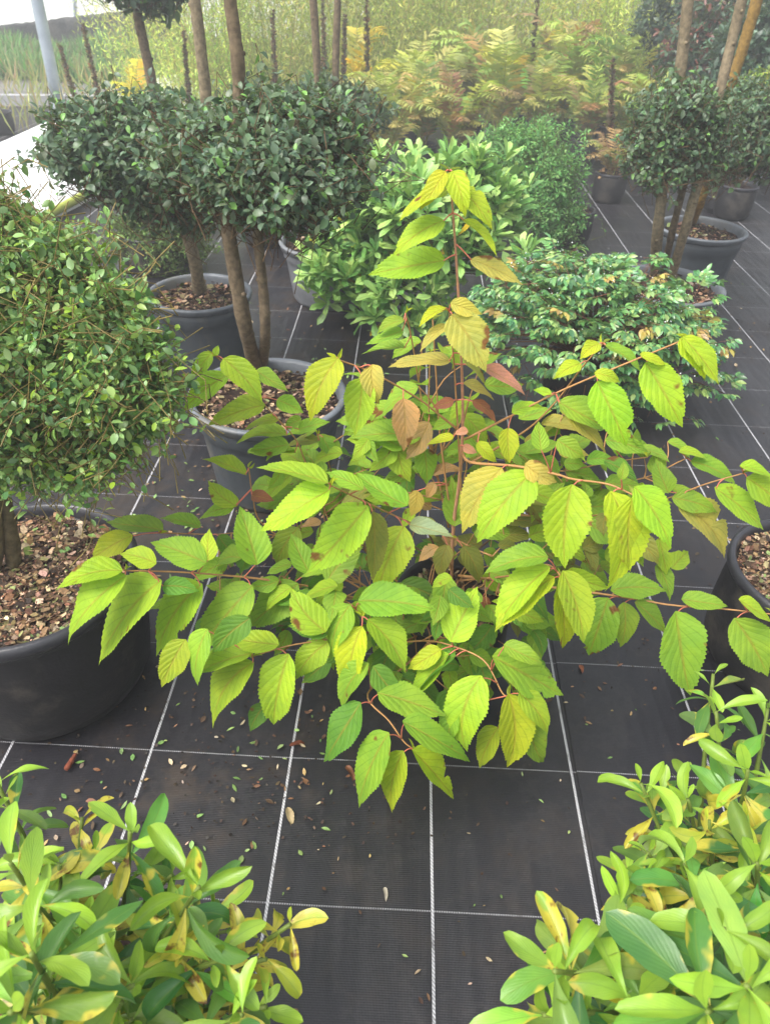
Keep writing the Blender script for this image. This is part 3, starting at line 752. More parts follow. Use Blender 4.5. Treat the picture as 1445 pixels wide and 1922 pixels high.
topiary('topiary_tree', 'dark small leaved topiary tree with two brown stems forking from its pot', pa, DA, HA, 'grey', stemsA,
        [(PY(520, 300, YA), (.27, .27, .18), 1000), (PY(430, 300, YA+.12), (.20, .22, .16), 520), (PY(620, 260, YA+.1), (.11, .16, .12), 200)], nch=1500)
# tree B: single stem tub behind, left
HB = .35; pb_ = potpos(375, 548, HB); DB = 194/FPX*depth(PZ(375, 548, HB)); YB = pb_[1]
stemsB = [([PZ(376, 552, HB*.86), PY(366, 490, YB), PY(346, 410, YB), PY(350, 330, YB-.02), PY(385, 210, YB), PY(378, 100, YB), PY(366, 0, YB), PY(358, -80, YB)], [.040, .030, .030, .027, .025], BARK)]
topiary('topiary_tree', 'dark topiary tree with one pale bare stem in the middle grey pot', pb_, DB, HB, 'grey', stemsB,
        [(PY(300, 290, YB-.25), (.34, .28, .20), 1150), (PY(185, 270, YB-.3), (.20, .22, .15), 420), (PY(350, 330, YB-.1), (.22, .22, .2), 420)], nch=1000, L=.036)
# tree E: slender tree further back, drooping dark leaves at the very top of the picture
pe = PZ(318, 440, 0); YE = pe[1]
stemsE = [([V3(pe[0], YE, 0.2), PY(300, 250, YE), PY(288, 170, YE), PY(272, 90, YE), PY(256, 10, YE), PY(250, -70, YE)], [.045, .040, .036, .034], BARKD)]
topiary('standard_tree', 'slender brown stemmed tree with drooping dark leaves behind the left topiary crown', pe, .42, .3, 'black', stemsE,
        [(PY(262, -62, YE), (.32, .3, .20), 500, .06)], nch=300)
# tree H: twin trunks with a low dark crown behind tree A
ph_ = PZ(520, 452, 0); YH = ph_[1]
_q = PY(600, 190, YH)
stemsH = [([V3(_q[0]-.05, YH, .2), PY(598, 260, YH), PY(596, 140, YH), PY(588, 0, YH), PY(584, -60, YH)], [.036, .03, .028, .028], BARKD),
          ([V3(_q[0]+.04, YH, .2), PY(628, 260, YH), PY(630, 130, YH), PY(634, 0, YH), PY(636, -60, YH)], [.034, .028, .026, .025], BARKD)]
topiary('topiary_tree', 'topiary tree with two thin dark trunks rising behind the largest dark crown', ph_+V3(.1, .1, 0), .44, .33, 'black', stemsH,
        [(PY(610, 205, YH), (.40, .3, .16), 650)], nch=300, L=.045)
# trees on the right
HF = .33; pf = potpos(1252, 533, HF); DF = 210/FPX*depth(PZ(1252, 533, HF)); YF = pf[1]
HG = .38; pg = potpos(1317, 428, HG); DG = 164/FPX*depth(PZ(1317, 428, HG)); YG = pg[1]
stemsF = [([PZ(1228, 520, HF*.86), PY(1234, 430, YF), PY(1248, 320, YF), PY(1268, 200, YF), PY(1282, 80, YF), PY(1292, -10, YF), PY(1300, -80, YF)], [.033, .03, .030, .028, .026], BARK),
          ([PZ(1243, 520, HF*.86), PY(1262, 430, YF+.04), PY(1290, 320, YF+.04), PY(1300, 270, YF+.04)], [.022, .020, .018], BARKD),
          ([PZ(1256, 530, HF*.86), PY(1288, 420, YF-.04), PY(1318, 310, YF-.04), PY(1346, 190, YF-.04), PY(1372, 80, YF), PY(1394, -10, YF), PY(1408, -80, YF)], [.029, .027, .026, .026, .024], BARK)]
topiary('topiary_tree', 'topiary tree with three slanting pale stems behind the wet leafed shrub', pf, DF, HF, 'grey', stemsF,
        [(PY(1268, 245, YF), (.24, .22, .20), 760), (PY(1330, 260, YF+.1), (.14, .16, .14), 250)], nch=700, L=.031)
stemsG = [([PZ(1296, 420, HG*.86), PY(1312, 380, YG), PY(1326, 330, YG), PY(1358, 200, YG), PY(1390, 100, YG), PY(1420, 0, YG), PY(1440, -70, YG)], [.036, .034, .034, .033, .032], BARKY)]
topiary('topiary_tree', 'topiary tree with one mossy yellowish stem in the grey pot at far right', pg, DG, HG, 'grey', stemsG,
        [(PY(1400, 245, YG-.1), (.30, .26, .24), 820), (PY(1450, 215, YG), (.22, .2, .2), 260)], nch=700, L=.033)

# ================================================================== LEFT SHRUB IN THE BIG BLACK TUB
def left_shrub():
    H = .37; c = potpos(38, 1068, H); D = 424/FPX*depth(PZ(38, 1068, H))
    root = thing('small_leaved_shrub', (c[0], c[1], 0), 'bushy small leaved green shrub in the big black tub with bark mulch', 'shrub')
    sz = pot(root, c, D, H, 'black', soil=.90, nch=7500, csize=(.006, .014))
    st, lf, tw = MB(), MB(), MB()
    Y = c[1]
    wood = np.append(C(110, 98, 72, .75), 0)
    b = PZ(28, 1065, sz)
    tube(st, [b, PY(14, 960, b[1]), PY(0, 880, b[1]+.02), PY(30, 780, b[1]+.05)], [.019, .016, .015, .012], 12, wood, wob=.05)
    b2 = PZ(-14, 1075, sz)
    tube(st, [b2, PY(-8, 980, b2[1]), PY(-30, 850, b2[1])], [.022, .018, .014], 12, wood, wob=.05)
    cc = PY(70, 700, Y-.02)
    red = np.append(C(122, 84, 56, .75), 0)
    o = PY(20, 850, Y)
    for i in range(40):
        d = unit(rng.normal(size=3)*V3(1, .8, .5)+V3(.1, 0, .05))
        e = cc+d*V3(.21, .20, .15)*rng.uniform(.7, .95)
        mid = (o+e)/2+V3(0, 0, .05)+rng.normal(size=3)*.02
        tube(st, [o+rng.normal(size=3)*.012, mid, e], [.004, .0024, .001], 5, red, smooth=4)
    cols = [C(140, 178, 100, .85), C(116, 156, 86, .85), C(156, 190, 100, .85), C(92, 134, 76, .85)]
    for (cx, cy, dy, rad, n) in [(20, 690, 0, (.23, .22, .18), 470), (200, 715, -.05, (.11, .13, .13), 170), (40, 800, -.02, (.19, .16, .09), 120), (130, 590, .03, (.12, .14, .09), 160), (-10, 540, .06, (.17, .16, .13), 220), (-30, 430, .1, (.13, .12, .09), 130), (60, 500, .1, (.10, .10, .06), 60), (165, 845, -.05, (.09, .10, .06), 50), (270, 640, -.04, (.05, .07, .04), 26), (235, 800, -.05, (.07, .07, .035), 24), (110, 470, .06, (.08, .09, .05), 34), (300, 745, -.06, (.05, .06, .03), 18), (215, 545, .0, (.06, .08, .04), 22), (90, 880, -.08, (.14, .1, .03), 40)]:
        crown(lf, tw, PY(cx, cy, Y+dy), rad, int(n*1.7), .0205, T_ELL, cols, [3, 3, 2, 2], twl=.095, per=12, inner=.28, upb=.12, ratio=.56, lump=.36, twr=.55, basel=.6, twc=C(138, 122, 70, .8), shoots=.34, bend=.5, rand=.75, newc=(C(160, 196, 66), .12), k=5)
    f = lf.build('foliage', MT['small'], root)
    tw.build('twigs', MT['stem'], f)
    st.build('branches', MT['bark'], root)
left_shrub()

# ================================================================== FOREGROUND GLOSSY SHRUBS
def gloss_shrub(name, label, tips, base, nextra, region, cols, seed, zr=(.35, .6)):
    r_ = np.random.default_rng(seed)
    root = thing(name, (base[0], base[1], 0), label, 'shrub')
    pot(root, base, .34, .26, 'black', nch=200)
    st, lf = MB(), MB()
    green = np.append(C(120, 140, 60, .7), 0)
    allt = []
    for t in tips:
        allt.append((PZ(t[0], t[1], t[2]), t[3]*.80, t[4] if len(t) > 4 else 'n', True))
    for i in range(nextra):
        z = r_.uniform(*zr)
        allt.append((PZ(r_.uniform(region[0], region[2]), r_.uniform(region[1], region[3]), z), r_.uniform(.05, .062), 'n', False))
    YEL = C(210, 206, 64, .8); LIM = C(160, 200, 66, .8)
    for P, L, kind, vis in allt:
        b = base+V3(r_.normal()*.05, r_.normal()*.05, 0); b[2] = .24
        mid = (b+P)/2+V3(0, 0, .03); mid[:2] = b[:2]*.35+P[:2]*.65
        path = catmull([b, mid, P], 8)
        tube(st, path, [.0055, .0042, .0028], 7, green, smooth=0, wob=.06)
        d = unit(path[-1]-path[-4])
        d = unit(d*.6+V3(0, -.10, .9)+r_.normal(size=3)*.18)
        A = unit(np.cross(d, r_.normal(size=3))); B = np.cross(d, A)
        # leaves climb the shoot in a spiral: upright small ones at the tip, spreading and then hanging older ones below
        a0 = r_.uniform(0, 6.28); n = r_.integers(14, 18) if kind != 's' else 9
        plen = np.linalg.norm(np.diff(path, axis=0), axis=1); cum = np.concatenate([[0], np.cumsum(plen[::-1])])
        vig = r_.uniform(.85, 1.15)
        for j in range(n):
            f = j/(n-1)
            wh = j//5 if j < 5 else 1+(j-5)//4
            dist = (.042*vig*wh+.006*(j % 4)*r_.uniform(0, 1)) if kind != 's' else .05*f
            k = len(path)-1-np.searchsorted(cum, dist); k = max(1, min(len(path)-1, k))
            pos = path[k]+(path[k-1]-path[k])*0
            loc = d if dist < .05 else unit(d+unit(path[k]-path[k-1]))
            a = a0+j*2.4+r_.normal(0, .25)
            side = A*math.cos(a)+B*math.sin(a)
            up = np.interp(f, [0, .12, .35, 1], [2.2, .75, .30, -.05])+r_.normal(0, .18)
            sc = np.interp(f, [0, .12, .35, 1], [.42, .8, 1.05, 1.0])*r_.uniform(.75, 1.15)
            ax = unit(side+loc*up+V3(0, 0, -.25*f))
            nr = unit(loc-side*.4*max(up, 0)+r_.normal(size=3)*.22)
            LL = L*sc*1.34
            g = cols[r_.integers(len(cols))]
            if f < .3: c = LIM*(.75+.25*r_.uniform())+g*.1; m = r_.uniform(0, .42)
            else:
                c = g*np.exp(r_.normal(0, .1, 3)); m = r_.uniform(0, .55)
                if r_.uniform() < .13: c = YEL*.8; m = r_.uniform(.4, .95); LL *= .75
            if kind == 'y': c = c*.5+YEL*.5; m = r_.uniform(.3, .9); LL *= .85
            curl = r_.uniform(1.2, 2.2) if r_.uniform() < .26 else r_.uniform(-.1, 1.0)
            put(lf, T_GLOSS, pos+side*.002, ax, nr, LL, LL*r_.uniform(.28, .36), bend=curl*(.3 if f < .1 else 1), fold=r_.uniform(.05, .75), wave=r_.uniform(.005, .03), tint=np.append(c*math.exp(r_.normal(0, .1)), m), twist=r_.normal(0, .35), side=r_.normal(0, .25))
    st.build('stems', MT['stem'], root)
    lf.build('foliage', MT['gloss'], root)
GC = [C(122, 168, 74, .82), C(96, 148, 62, .8), C(140, 182, 76, .84), C(80, 134, 62, .78)]
gloss_shrub('glossy_shrub', 'wet glossy shrub with yellow blotched leaves below the big black tub', [
    (60, 1790, .80, .095), (245, 1562, .66, .085), (374, 1665, .70, .085), (545, 1735, .60, .075, 'y'), (112, 1622, .62, .065), (155, 1535, .55, .06, 'y'),
    (-5, 1470, .66, .07), (455, 1905, .62, .07), (250, 1850, .62, .08), (345, 1790, .60, .075, 'y'), (20, 1620, .68, .08), (150, 1740, .58, .08), (500, 1890, .52, .07), (20, 1900, .78, .09), (330, 1700, .55, .065, 'y'), (420, 1800, .62, .075), (180, 1600, .6, .075), (500, 1800, .56, .07, 'y'), (60, 1690, .7, .08)],
    V3(-.46, .40, 0), 20, (-120, 1620, 440, 2050), GC, 3, (.34, .60))
gloss_shrub('glossy_shrub', 'wet glossy shrub with yellow blotched leaves below the right hand black pot', [
    (1202, 1470, .56, .075), (1281, 1622, .64, .085), (1160, 1705, .58, .065), (1040, 1823, .70, .09), (1358, 1744, .74, .085), (1403, 1445, .62, .08), (1343, 1335, .60, .07),
    (1327, 1900, .78, .11), (1420, 1620, .66, .08), (1235, 1730, .60, .07, 'y'), (1400, 1850, .80, .10), (1330, 1540, .58, .065, 'y'), (1338, 1265, .60, .055, 's'), (1180, 1880, .66, .08), (1440, 1330, .58, .07), (1100, 1900, .60, .08), (1215, 1600, .52, .065), (1290, 1500, .54, .07), (1140, 1800, .56, .07), (1260, 1820, .62, .08), (1400, 1540, .6, .07, 'y'), (1020, 1905, .62, .075)],
    V3(.60, .50, 0), 27, (1150, 1400, 1560, 2050), GC, 8, (.34, .60))

# ================================================================== ROSETTE SHRUB (behind the viburnum top)
def rosette_shrub():
    H = .31; c = potpos(622, 452, H); D = 196/FPX*depth(PZ(622, 452, H))
    root = thing('rosette_leaved_shrub', (c[0], c[1], 0), 'spreading bright green shrub with whorled paddle leaves in a pale grey pot', 'shrub')
    pot(root, c, D, H, 'pale', nch=300)
    lf, st = MB(), MB()
    cols = [C(162, 204, 112, .92), C(136, 184, 96, .9), C(182, 216, 122, .92), C(112, 164, 84, .9)]
    Y = c[1]-.25
    tips = []
    def blob(cx, cy, Yc, rad, n):
        cc = PY(cx, cy, Yc)
        for i in range(n):
            d = unit(rng.normal(size=3)); d[1] = -abs(d[1]) if rng.uniform() < .7 else d[1]
            tips.append((cc+d*np.array(rad)*rng.uniform(.4, 1.15)**.6, unit(d*.5+V3(0, 0, .95)+rng.normal(size=3)*.28)))
    blob(800, 400, Y, (.40, .30, .30), 230); blob(650, 500, Y-.05, (.22, .2, .2), 80); blob(760, 560, Y-.2, (.24, .2, .16), 70); blob(900, 380, Y+.1, (.22, .25, .26), 70); blob(985, 500, Y-.3, (.06, .08, .08), 6)
    o = V3(c[0]+.1, c[1]-.05, H*.85)
    for P, d in tips:
        if P[2] < .06: continue
        L = rng.uniform(.09, .125); n = rng.integers(7, 10)
        A = unit(np.cross(d, rng.normal(size=3))); B = np.cross(d, A)
        a = np.arange(n)*2.4+rng.uniform(0, 6)
        k = np.linspace(2.2, .45, n)
        side = A*np.cos(a)[:, None]+B*np.sin(a)[:, None]
        ax = unit(side+d*k[:, None]+rng.normal(size=(n, 3))*.1)
        nr = unit(d-side*.5+rng.normal(size=(n, 3))*.12)
        tt = pick(cols, n, .12, 0)
        if rng.uniform() < .06: tt[-2:, :3] = C(220, 190, 40)
        LL = L*np.linspace(.65, 1.1, n)
        put(lf, T_OBO, P-d*np.linspace(0, .03, n)[:, None], ax, nr, LL, LL*.31, bend=rng.uniform(-.1, .7, n), fold=.25, tint=tt, side=rng.normal(0, .2, n))
        if rng.uniform() < .5: tube(st, [o, (o+P)/2-V3(0, 0, .03), P], [.007, .004, .002], 5, np.append(C(104, 96, 60, .7), 0), smooth=3)
    st.build('stems', MT['bark'], root)
    lf.build('foliage', MT['pitt'], root)
rosette_shrub()

# ================================================================== WET COMPOUND-LEAVED SHRUB (right of the viburnum)
def nandina():
    Yc = 2.75; cc = PY(1120, 650, Yc)
    root = thing('heavenly_bamboo', (cc[0], cc[1]+.05, 0), 'low fine leaved shrub covered in raindrops right of the lime shrub', 'shrub')
    pot(root, V3(cc[0], cc[1]+.05, 0), .36, .24, 'black', nch=100)
    lf, st, dr = MB(), MB(), MB()
    cols = [C(132, 188, 108), C(110, 168, 102), C(166, 200, 116), C(84, 142, 90)]
    o = V3(cc[0], cc[1]+.05, .22); drops = []
    fronds = []
    for (cx, cy, dy, rad, n) in [(1090, 640, 0, (.38, .3, .27), 250), (1060, 530, .15, (.2, .16, .12), 50), (1000, 610, .05, (.2, .2, .2), 70), (1220, 660, .0, (.24, .24, .18), 90), (1100, 550, .2, (.34, .2, .12), 70), (1205, 500, .3, (.10, .08, .06), 12), (1290, 560, .15, (.1, .1, .06), 14), (960, 560, .1, (.12, .1, .1), 20), (1330, 720, .0, (.12, .1, .05), 12), (1200, 790, -.1, (.2, .1, .05), 24)]:
        c0 = PY(cx, cy, Yc+dy)
        for i in range(n):
            d = unit(rng.normal(size=3)); d[2] = abs(d[2])*.9 if rng.uniform() < .6 else d[2]
            P = c0+d*np.array(rad)*rng.uniform(.3, 1.3)**.5
            if P[2] > .05: fronds.append((P, d))
    for P, d in fronds:
        ax0 = unit(d*V3(1, 1, .3)+V3(0, 0, .15)+rng.normal(size=3)*.3)
        sd = unit(np.cross(ax0, V3(0, 0, 1))); up = np.cross(sd, ax0)
        new = rng.uniform() < .035
        for br in (-1, 0, 1):
            a1 = unit(ax0+sd*br*.8); n = 5
            q = P+a1*.035*(1 if br else 1.3)
            pos = [q, q, q-a1*.014, q-a1*.014, q+a1*.004]
            axs = [unit(a1+sd*.9), unit(a1-sd*.9), unit(a1*.7+sd), unit(a1*.7-sd), a1]
            L = rng.uniform(.026, .046, n)
            tt = pick([C(190, 160, 96), C(206, 186, 96)] if new else cols, n, .13)
            put(lf, T_LAN, pos, np.array(axs)+V3(0, 0, -.25), unit(up+rng.normal(size=(n, 3))*.25), L, L*.44, bend=rng.uniform(.3, .9, n), fold=.25, tint=tt)
            for _ in range(rng.integers(0, 2)):
                if P[2] > .25: drops.append(q+V3(0, 0, .004)+rng.normal(size=3)*.012)
        twigs(st, [P-ax0*.05], [P+ax0*.045], .0012, .0009, np.append(C(150, 100, 80), 0))
        if rng.uniform() < .35: tube(st, [o, (o+P)/2+V3(0, 0, .04), P], [.004, .003, .0015], 5, np.append(C(122, 90, 64, .7), 0), smooth=3)
    # raindrops
    ph = np.array([(0, 0, 1), (1, 0, 0), (0, 1, 0), (-1, 0, 0), (0, -1, 0), (0, 0, -1)], float)
    s = 1/math.sqrt(2)
    ringv = [(math.cos(k*math.pi/3), math.sin(k*math.pi/3), 0) for k in range(6)]
    U = np.array([(0, 0, 1)]+[(a*.8, b*.8, .6) for a, b, _ in ringv]+[(a, b, -.1) for a, b, _ in ringv]+[(0, 0, -.7)])
    T3 = [(0, 1+k, 1+(k+1) % 6) for k in range(6)]+[(13, 7+(k+1) % 6, 7+k) for k in range(6)]
    Q4 = [(1+k, 7+k, 7+(k+1) % 6, 1+(k+1) % 6) for k in range(6)]
    for p in drops: dr.add(p+U*rng.uniform(.0012, .0034), Q4, T3)
    st.build('stems', MT['stem'], root)
    f = lf.build('foliage', MT['nand'], root)
    dr.build('raindrops', MT['droplet'], f)['kind'] = 'stuff'
nandina()

# ================================================================== FINE-LEAVED SHRUBS
def fine_shrub(name, label, blobs, potc, D, H, cols, L=.022, seedn=None, mat='soft', n_pot=200, T=None, style='black', cat='shrub', per=8, rand=.6, group=None):
    root = thing(name, (potc[0], potc[1], 0), label, cat, group)
    if D: pot(root, V3(potc[0], potc[1], 0), D, H, style, nch=n_pot)
    lf, tw = MB(), MB()
    for (c, rad, n) in blobs:
        crown(lf, tw, c, rad, n, L, T or T_ELL3, cols, twl=.09, per=per, inner=.3, upb=.4, ratio=.42, lump=.24, twc=C(120, 130, 60, .7), bend=.4, rand=rand, shoots=.30, twr=.6)
    f = lf.build('foliage', MT[mat], root)
    tw.build('twigs', MT['stem'], f)
    st = MB(); c0 = V3(potc[0], potc[1], H*.8 if D else 0)
    for (c, rad, n) in blobs:
        for i in range(6):
            tube(st, [c0, (c0+c)/2+rng.normal(size=3)*.03, c+rng.normal(size=3)*np.array(rad)*.4], [.006, .004, .002], 5, BARKD, smooth=3)
    st.build('stems', MT['bark'], root)
    return root
p = PZ(1045, 452, 0)
fine_shrub('fine_leaved_shrub', 'rounded fine leaved fresh green shrub between the paddle leaved one and the ferns',
    [(PY(1010, 350, p[1]-.1), (.36, .30, .33), 1400), (PY(975, 275, p[1]), (.30, .2, .18), 520), (PY(1050, 410, p[1]-.15), (.18, .16, .18), 350)], V3(p[0]+.05, p[1]-.0, 0), .34, .22, [C(136, 196, 112), C(114, 174, 96), C(92, 150, 80), C(160, 210, 130)], .03)
p = PZ(295, 508, 0)
fine_shrub('boxwood_shrub', 'small mossy green boxwood in a dark pot under the left end of the dark crown',
    [(PY(310, 430, p[1]), (.32, .25, .22), 900), (PY(250, 440, p[1]), (.16, .18, .17), 260)], V3(p[0], p[1]+.05, 0), .42, .22, [C(112, 144, 74), C(88, 122, 60), C(130, 160, 90), C(96, 104, 62)], .028, mat='soft')
p = PZ(60, 620, 0)
fine_shrub('misty_green_shrub', 'soft grey green shrub behind the top of the small leaved one at the left edge',
    [(PY(-25, 450, 2.6), (.20, .22, .17), 600)], V3(PY(-25, 450, 2.6)[0], 2.6, 0), .3, .3, [C(130, 170, 120), C(110, 150, 100), C(150, 184, 140)], .022)

# ================================================================== RIGHT EDGE TUB
H = .33; c = potpos(1545, 1075, H)
root = thing('tub_plant', (c[0], c[1], 0), 'black mulch filled tub cut off by the right edge, with a bare stem', 'potted plant')
pot(root, c, 334/FPX*depth(PZ(1545, 1075, H)), H, 'black', soil=.9, nch=4600, csize=(.006, .014))
mb = MB(); tube(mb, [V3(c[0]+.05, c[1], H*.8), V3(c[0]+.06, c[1], .7), V3(c[0]+.08, c[1]+.03, 1.1)], [.016, .013, .010], 10, BARK, wob=.05); mb.build('trunk', MT['bark'], root)
lf, tw = MB(), MB()
crown(lf, tw, V3(c[0]+.22, c[1]+.05, 1.2), (.16, .2, .2), 220, .03, T_ELL3, DK)
f = lf.build('crown', MT['dark'], root); tw.build('twigs', MT['bark'], f)

# ================================================================== FERNS
T_PIN = tmpl('lance', 8, (-1, 0, 1), .35)
FERN = [C(206, 210, 116), C(182, 198, 100), C(206, 196, 118), C(160, 184, 90), C(186, 166, 110)]
YF_ = [C(232, 210, 66), C(216, 212, 84)]
BRN = [C(168, 134, 92), C(150, 116, 80), C(186, 160, 108)]
def fern(name, label, base, nfr, hgt, cols, special=None, pt=True, group='ferns in black pots', cat='fern', lean=.35):
    root = thing(name, base, label, cat, group)
    b = V3(base[0], base[1], 0)
    if pt: pot(root, b, .26, .22, 'black', nch=60, csize=(.01, .03))
    lf, st = MB(), MB()
    for i in range(nfr):
        a = rng.uniform(0, 6.28); le = abs(rng.normal(lean, .22))
        h = hgt*rng.uniform(.35, 1.08)*(1-.25*le)
        out = V3(math.cos(a), math.sin(a), 0)
        P = catmull([b+V3(0, 0, .18)+out*.03, b+out*h*le*.35+V3(0, 0, .18+h*.45), b+out*h*le*.9+V3(0, 0, .18+h*.85), b+out*h*(le*1.5+.12)+V3(0, 0, .16+h*.85)], 6)
        col = cols
        if special and i < special[1]: col = special[0]
        cc = pick(col, 1, .1)[0]
        tube(st, P, [.004, .003, .0012], 4, np.append(cc[:3]*.7, 0), smooth=0)
        T = unit(np.gradient(P, axis=0)); n = len(P)
        k = np.arange(int(n*.22), n); K = np.linspace(k[0], n-1.01, 24); I = K.astype(int); F = (K-I)[:, None]
        pp = P[I]*(1-F)+P[np.minimum(I+1, n-1)]*F; tt = T[I]
        sd = unit(np.cross(tt, V3(0, 0, 1)+out*.2)); up = np.cross(sd, tt)
        prof = np.sin(np.pi*np.linspace(.12, 1, len(K))**.8)**.7
        for s in (-1, 1):
            L = hgt*.165*prof*rng.uniform(.85, 1.1, len(K))+.008
            put(lf, T_PIN, pp, unit(sd*s+tt*.45+rng.normal(size=(len(K), 3))*.1), up+rng.normal(size=(len(K), 3))*.2, L, L*.17, bend=rng.uniform(0, .9, len(K)), fold=.15, tint=np.tile(cc, (len(K), 1))*np.append(np.exp(rng.normal(0, .1, 3)), 1))
    f = lf.build('fronds', MT['soft'], root)
    st.build('frond_stalks', MT['stem'], f)
FL = 'faded yellow green fern among the dying ferns in front of the bamboo'
FX = [(720, 345), (790, 320), (850, 335), (930, 300), (1000, 290), (1090, 310), (1160, 320), (1050, 270), (880, 275), (760, 285), (1135, 280), (960, 262)]
for i, (x, y) in enumerate(FX):
    b = PZ(x, y, 0)
    if i in (3,):
        fern('fern', 'fern with one upright golden yellow frond left of centre among the dying ferns', b, 13, .95, FERN, (YF_, 2))
    elif i == 7:
        fern('fern', 'tall fern with an orange yellow frond tip highest of all the ferns', b, 14, 1.1, FERN, (YF_, 2), lean=.25)
    else:
        fern('fern', FL, b, 20, .74 if i < 7 else .95, FERN+BRN[:1] if i % 3 else FERN[:4], (YF_, 1) if i % 2 else None)
fern('fern', 'shrivelled brown fern in the small brown pot nearest the open fabric', PZ(1137, 378, 0), 12, .42, BRN+FERN[:1], None, group=None, lean=.7)
fern('fern', 'yellow fern beside the slanting stems at the upper right', PZ(1300, 215, 0), 9, .55, YF_+FERN[:1], None, group=None, lean=.5)
fern('fern', 'golden fern standing behind the left dark crown, beside the white sheet', PZ(262, 262, 0), 8, .62, YF_+[C(220, 214, 110)], None, group=None, lean=.5)
fern('fern', 'yellow orange fern behind the right end of the big dark crown', PZ(668, 262, 0), 8, .95, YF_, None, group=None, lean=.25)

# ================================================================== BAMBOO
def bamboo():
    lf, st = MB(), MB()
    cols = [C(206, 222, 112), C(186, 210, 96), C(222, 228, 130), C(160, 192, 84), C(222, 214, 130)]
    n = 1000
    t = rng.uniform(0, 1, n)
    x0, x1 = PY(248, 200, 9.2)[0], PY(1272, 160, 9.2)[0]
    nc = 34; cid = rng.integers(0, nc, n); cx_ = rng.uniform(0, 1, nc); cx_[:12] = np.linspace(.01, .99, 12)
    cy_ = np.concatenate([rng.uniform(9.0, 9.9, 16), rng.uniform(10.2, 12.0, nc-16)])
    off = rng.normal(0, .16, (n, 2))
    X = x0+(x1-x0)*cx_[cid]+off[:, 0]; Y = cy_[cid]+off[:, 1]; H = rng.uniform(1.5, 2.6, n)
    lean = off*1.6+rng.normal(0, .08, (n, 2))
    P0 = np.stack([X, Y, np.zeros(n)], 1); P1 = P0+np.stack([lean[:, 0]*H, lean[:, 1]*H, H], 1)
    tc = pick([C(176, 184, 100, .8), C(190, 176, 110, .8), C(150, 160, 84, .8)], n, .12)
    twigs(st, P0, P1, .0045, .0015, tc)
    ctint = pick(cols, n, .16)*np.append(np.ones(3), 1)
    ct2 = np.exp(rng.normal(0, .28, nc))[cid]; ctint[:, :3] *= ct2[:, None]*np.array([1, 1, .95])
    for k in range(190):
        s = rng.uniform(.02, 1, n)**1.1; P = P0+(P1-P0)*s[:, None]+rng.normal(size=(n, 3))*V3(.10, .12, .06)
        a = rng.uniform(0, 6.28, n)
        ax = np.stack([np.cos(a)*.6, np.sin(a)*.6, rng.uniform(-1.1, .9, n)], 1)
        keep = (P[:, 2] < 1.75) & (P[:, 2] > 0)
        L = rng.uniform(.035, .085, n)
        tt = ctint[keep]*np.append(np.exp(rng.normal(0, .07)), 1).reshape(-1)[[0, 0, 0, 1]]
        put(lf, T_LAN2, P[keep], ax[keep], rng.normal(size=(keep.sum(), 3))+V3(0, -.9, .6), L[keep], L[keep]*.15, bend=.5, fold=0, tint=tt)
    r = tag(lf.build('bamboo_thicket', MT['soft']), 'tall pale yellow green bamboo filling the back of the nursery', 'bamboo', kind='stuff')
    st.build('canes', MT['stem'], r)
bamboo()

# ================================================================== DEAD SEED STALKS
def stalk(px, py, Y, top, label, group):
    b = PY(px, py, Y); b[2] = 0
    tp = PY(top[0], top[1], Y)
    root = thing('seed_stalk', b, label, 'dried plant', group)
    st, lf = MB(), MB()
    tube(st, [b, (b+tp)/2+V3(.01, 0, 0), tp], [.008, .006, .003], 5, np.append(C(110, 84, 66, .7), 0))
    n = 420
    s = rng.uniform(.35, 1, n); P = b+(tp-b)*s[:, None]
    a = rng.uniform(0, 6.28, n); ax = np.stack([np.cos(a), np.sin(a), rng.uniform(.2, 1.2, n)], 1)
    L = rng.uniform(.025, .055, n)*(1.25-s*.6)
    put(lf, T_ELL3, P, ax, rng.normal(size=(n, 3)), L, L*.5, tint=pick([C(118, 88, 74), C(92, 70, 60), C(140, 112, 84), C(112, 116, 70)], n, .2))
    f = lf.build('seed_heads', MT['soft'], root); st.build('stem', MT['bark'], root)
G = 'brown seed stalks in front of the bamboo'
for px, py, Y, top in [(515, 180, 7.4, (512, 20)), (610, 150, 7.6, (606, -10)), (692, 190, 6.9, (688, -5)), (350, 180, 7.2, (345, 60)), (640, 150, 7.8, (648, 30)), (1005, 120, 8.6, (1010, -20)), (1160, 250, 6.6, (1150, 110))]:
    stalk(px, py, Y, top, 'thin dead brown seed stalk standing in front of the bamboo', G)
stalk(152, 195, 7.2, (112, 84), 'shorter of the two brown spikes beside the grey post', None)
stalk(192, 200, 7.0, (156, 45), 'taller of the two brown spikes beside the grey post', None)

# ================================================================== RIGHT BACK: red and dark green shrubs
def far_shrub(name, label, px, py, Y, rad, n, cols, L=.06, group=None):
    c = PY(px, py, Y); b = V3(c[0], Y, 0)
    fine_shrub(name, label, [(c, rad, n)], b, .28, .24, cols, L, T=T_ELL3, mat='dark', n_pot=0, group=group)
far_shrub('red_leaved_shrub', 'dark shrub with dull red leaf clusters, top right behind the slanting stems', 1335, 90, 7.6, (.42, .4, .42), 520, [C(118, 66, 54), C(76, 104, 76), C(66, 92, 66), C(70, 96, 70), C(128, 78, 62)], .075)
far_shrub('broad_leaved_shrub', 'dark green broad leaved shrub in the top right corner', 1432, 110, 7.0, (.40, .4, .6), 620, [C(72, 104, 78), C(56, 84, 62), C(96, 130, 100)], .085)
far_shrub('broad_leaved_shrub', 'deep green shrub behind the red leaved one, next to the bamboo', 1285, 40, 8.6, (.5, .4, .6), 520, [C(62, 88, 66), C(48, 72, 54), C(84, 110, 84)], .08)
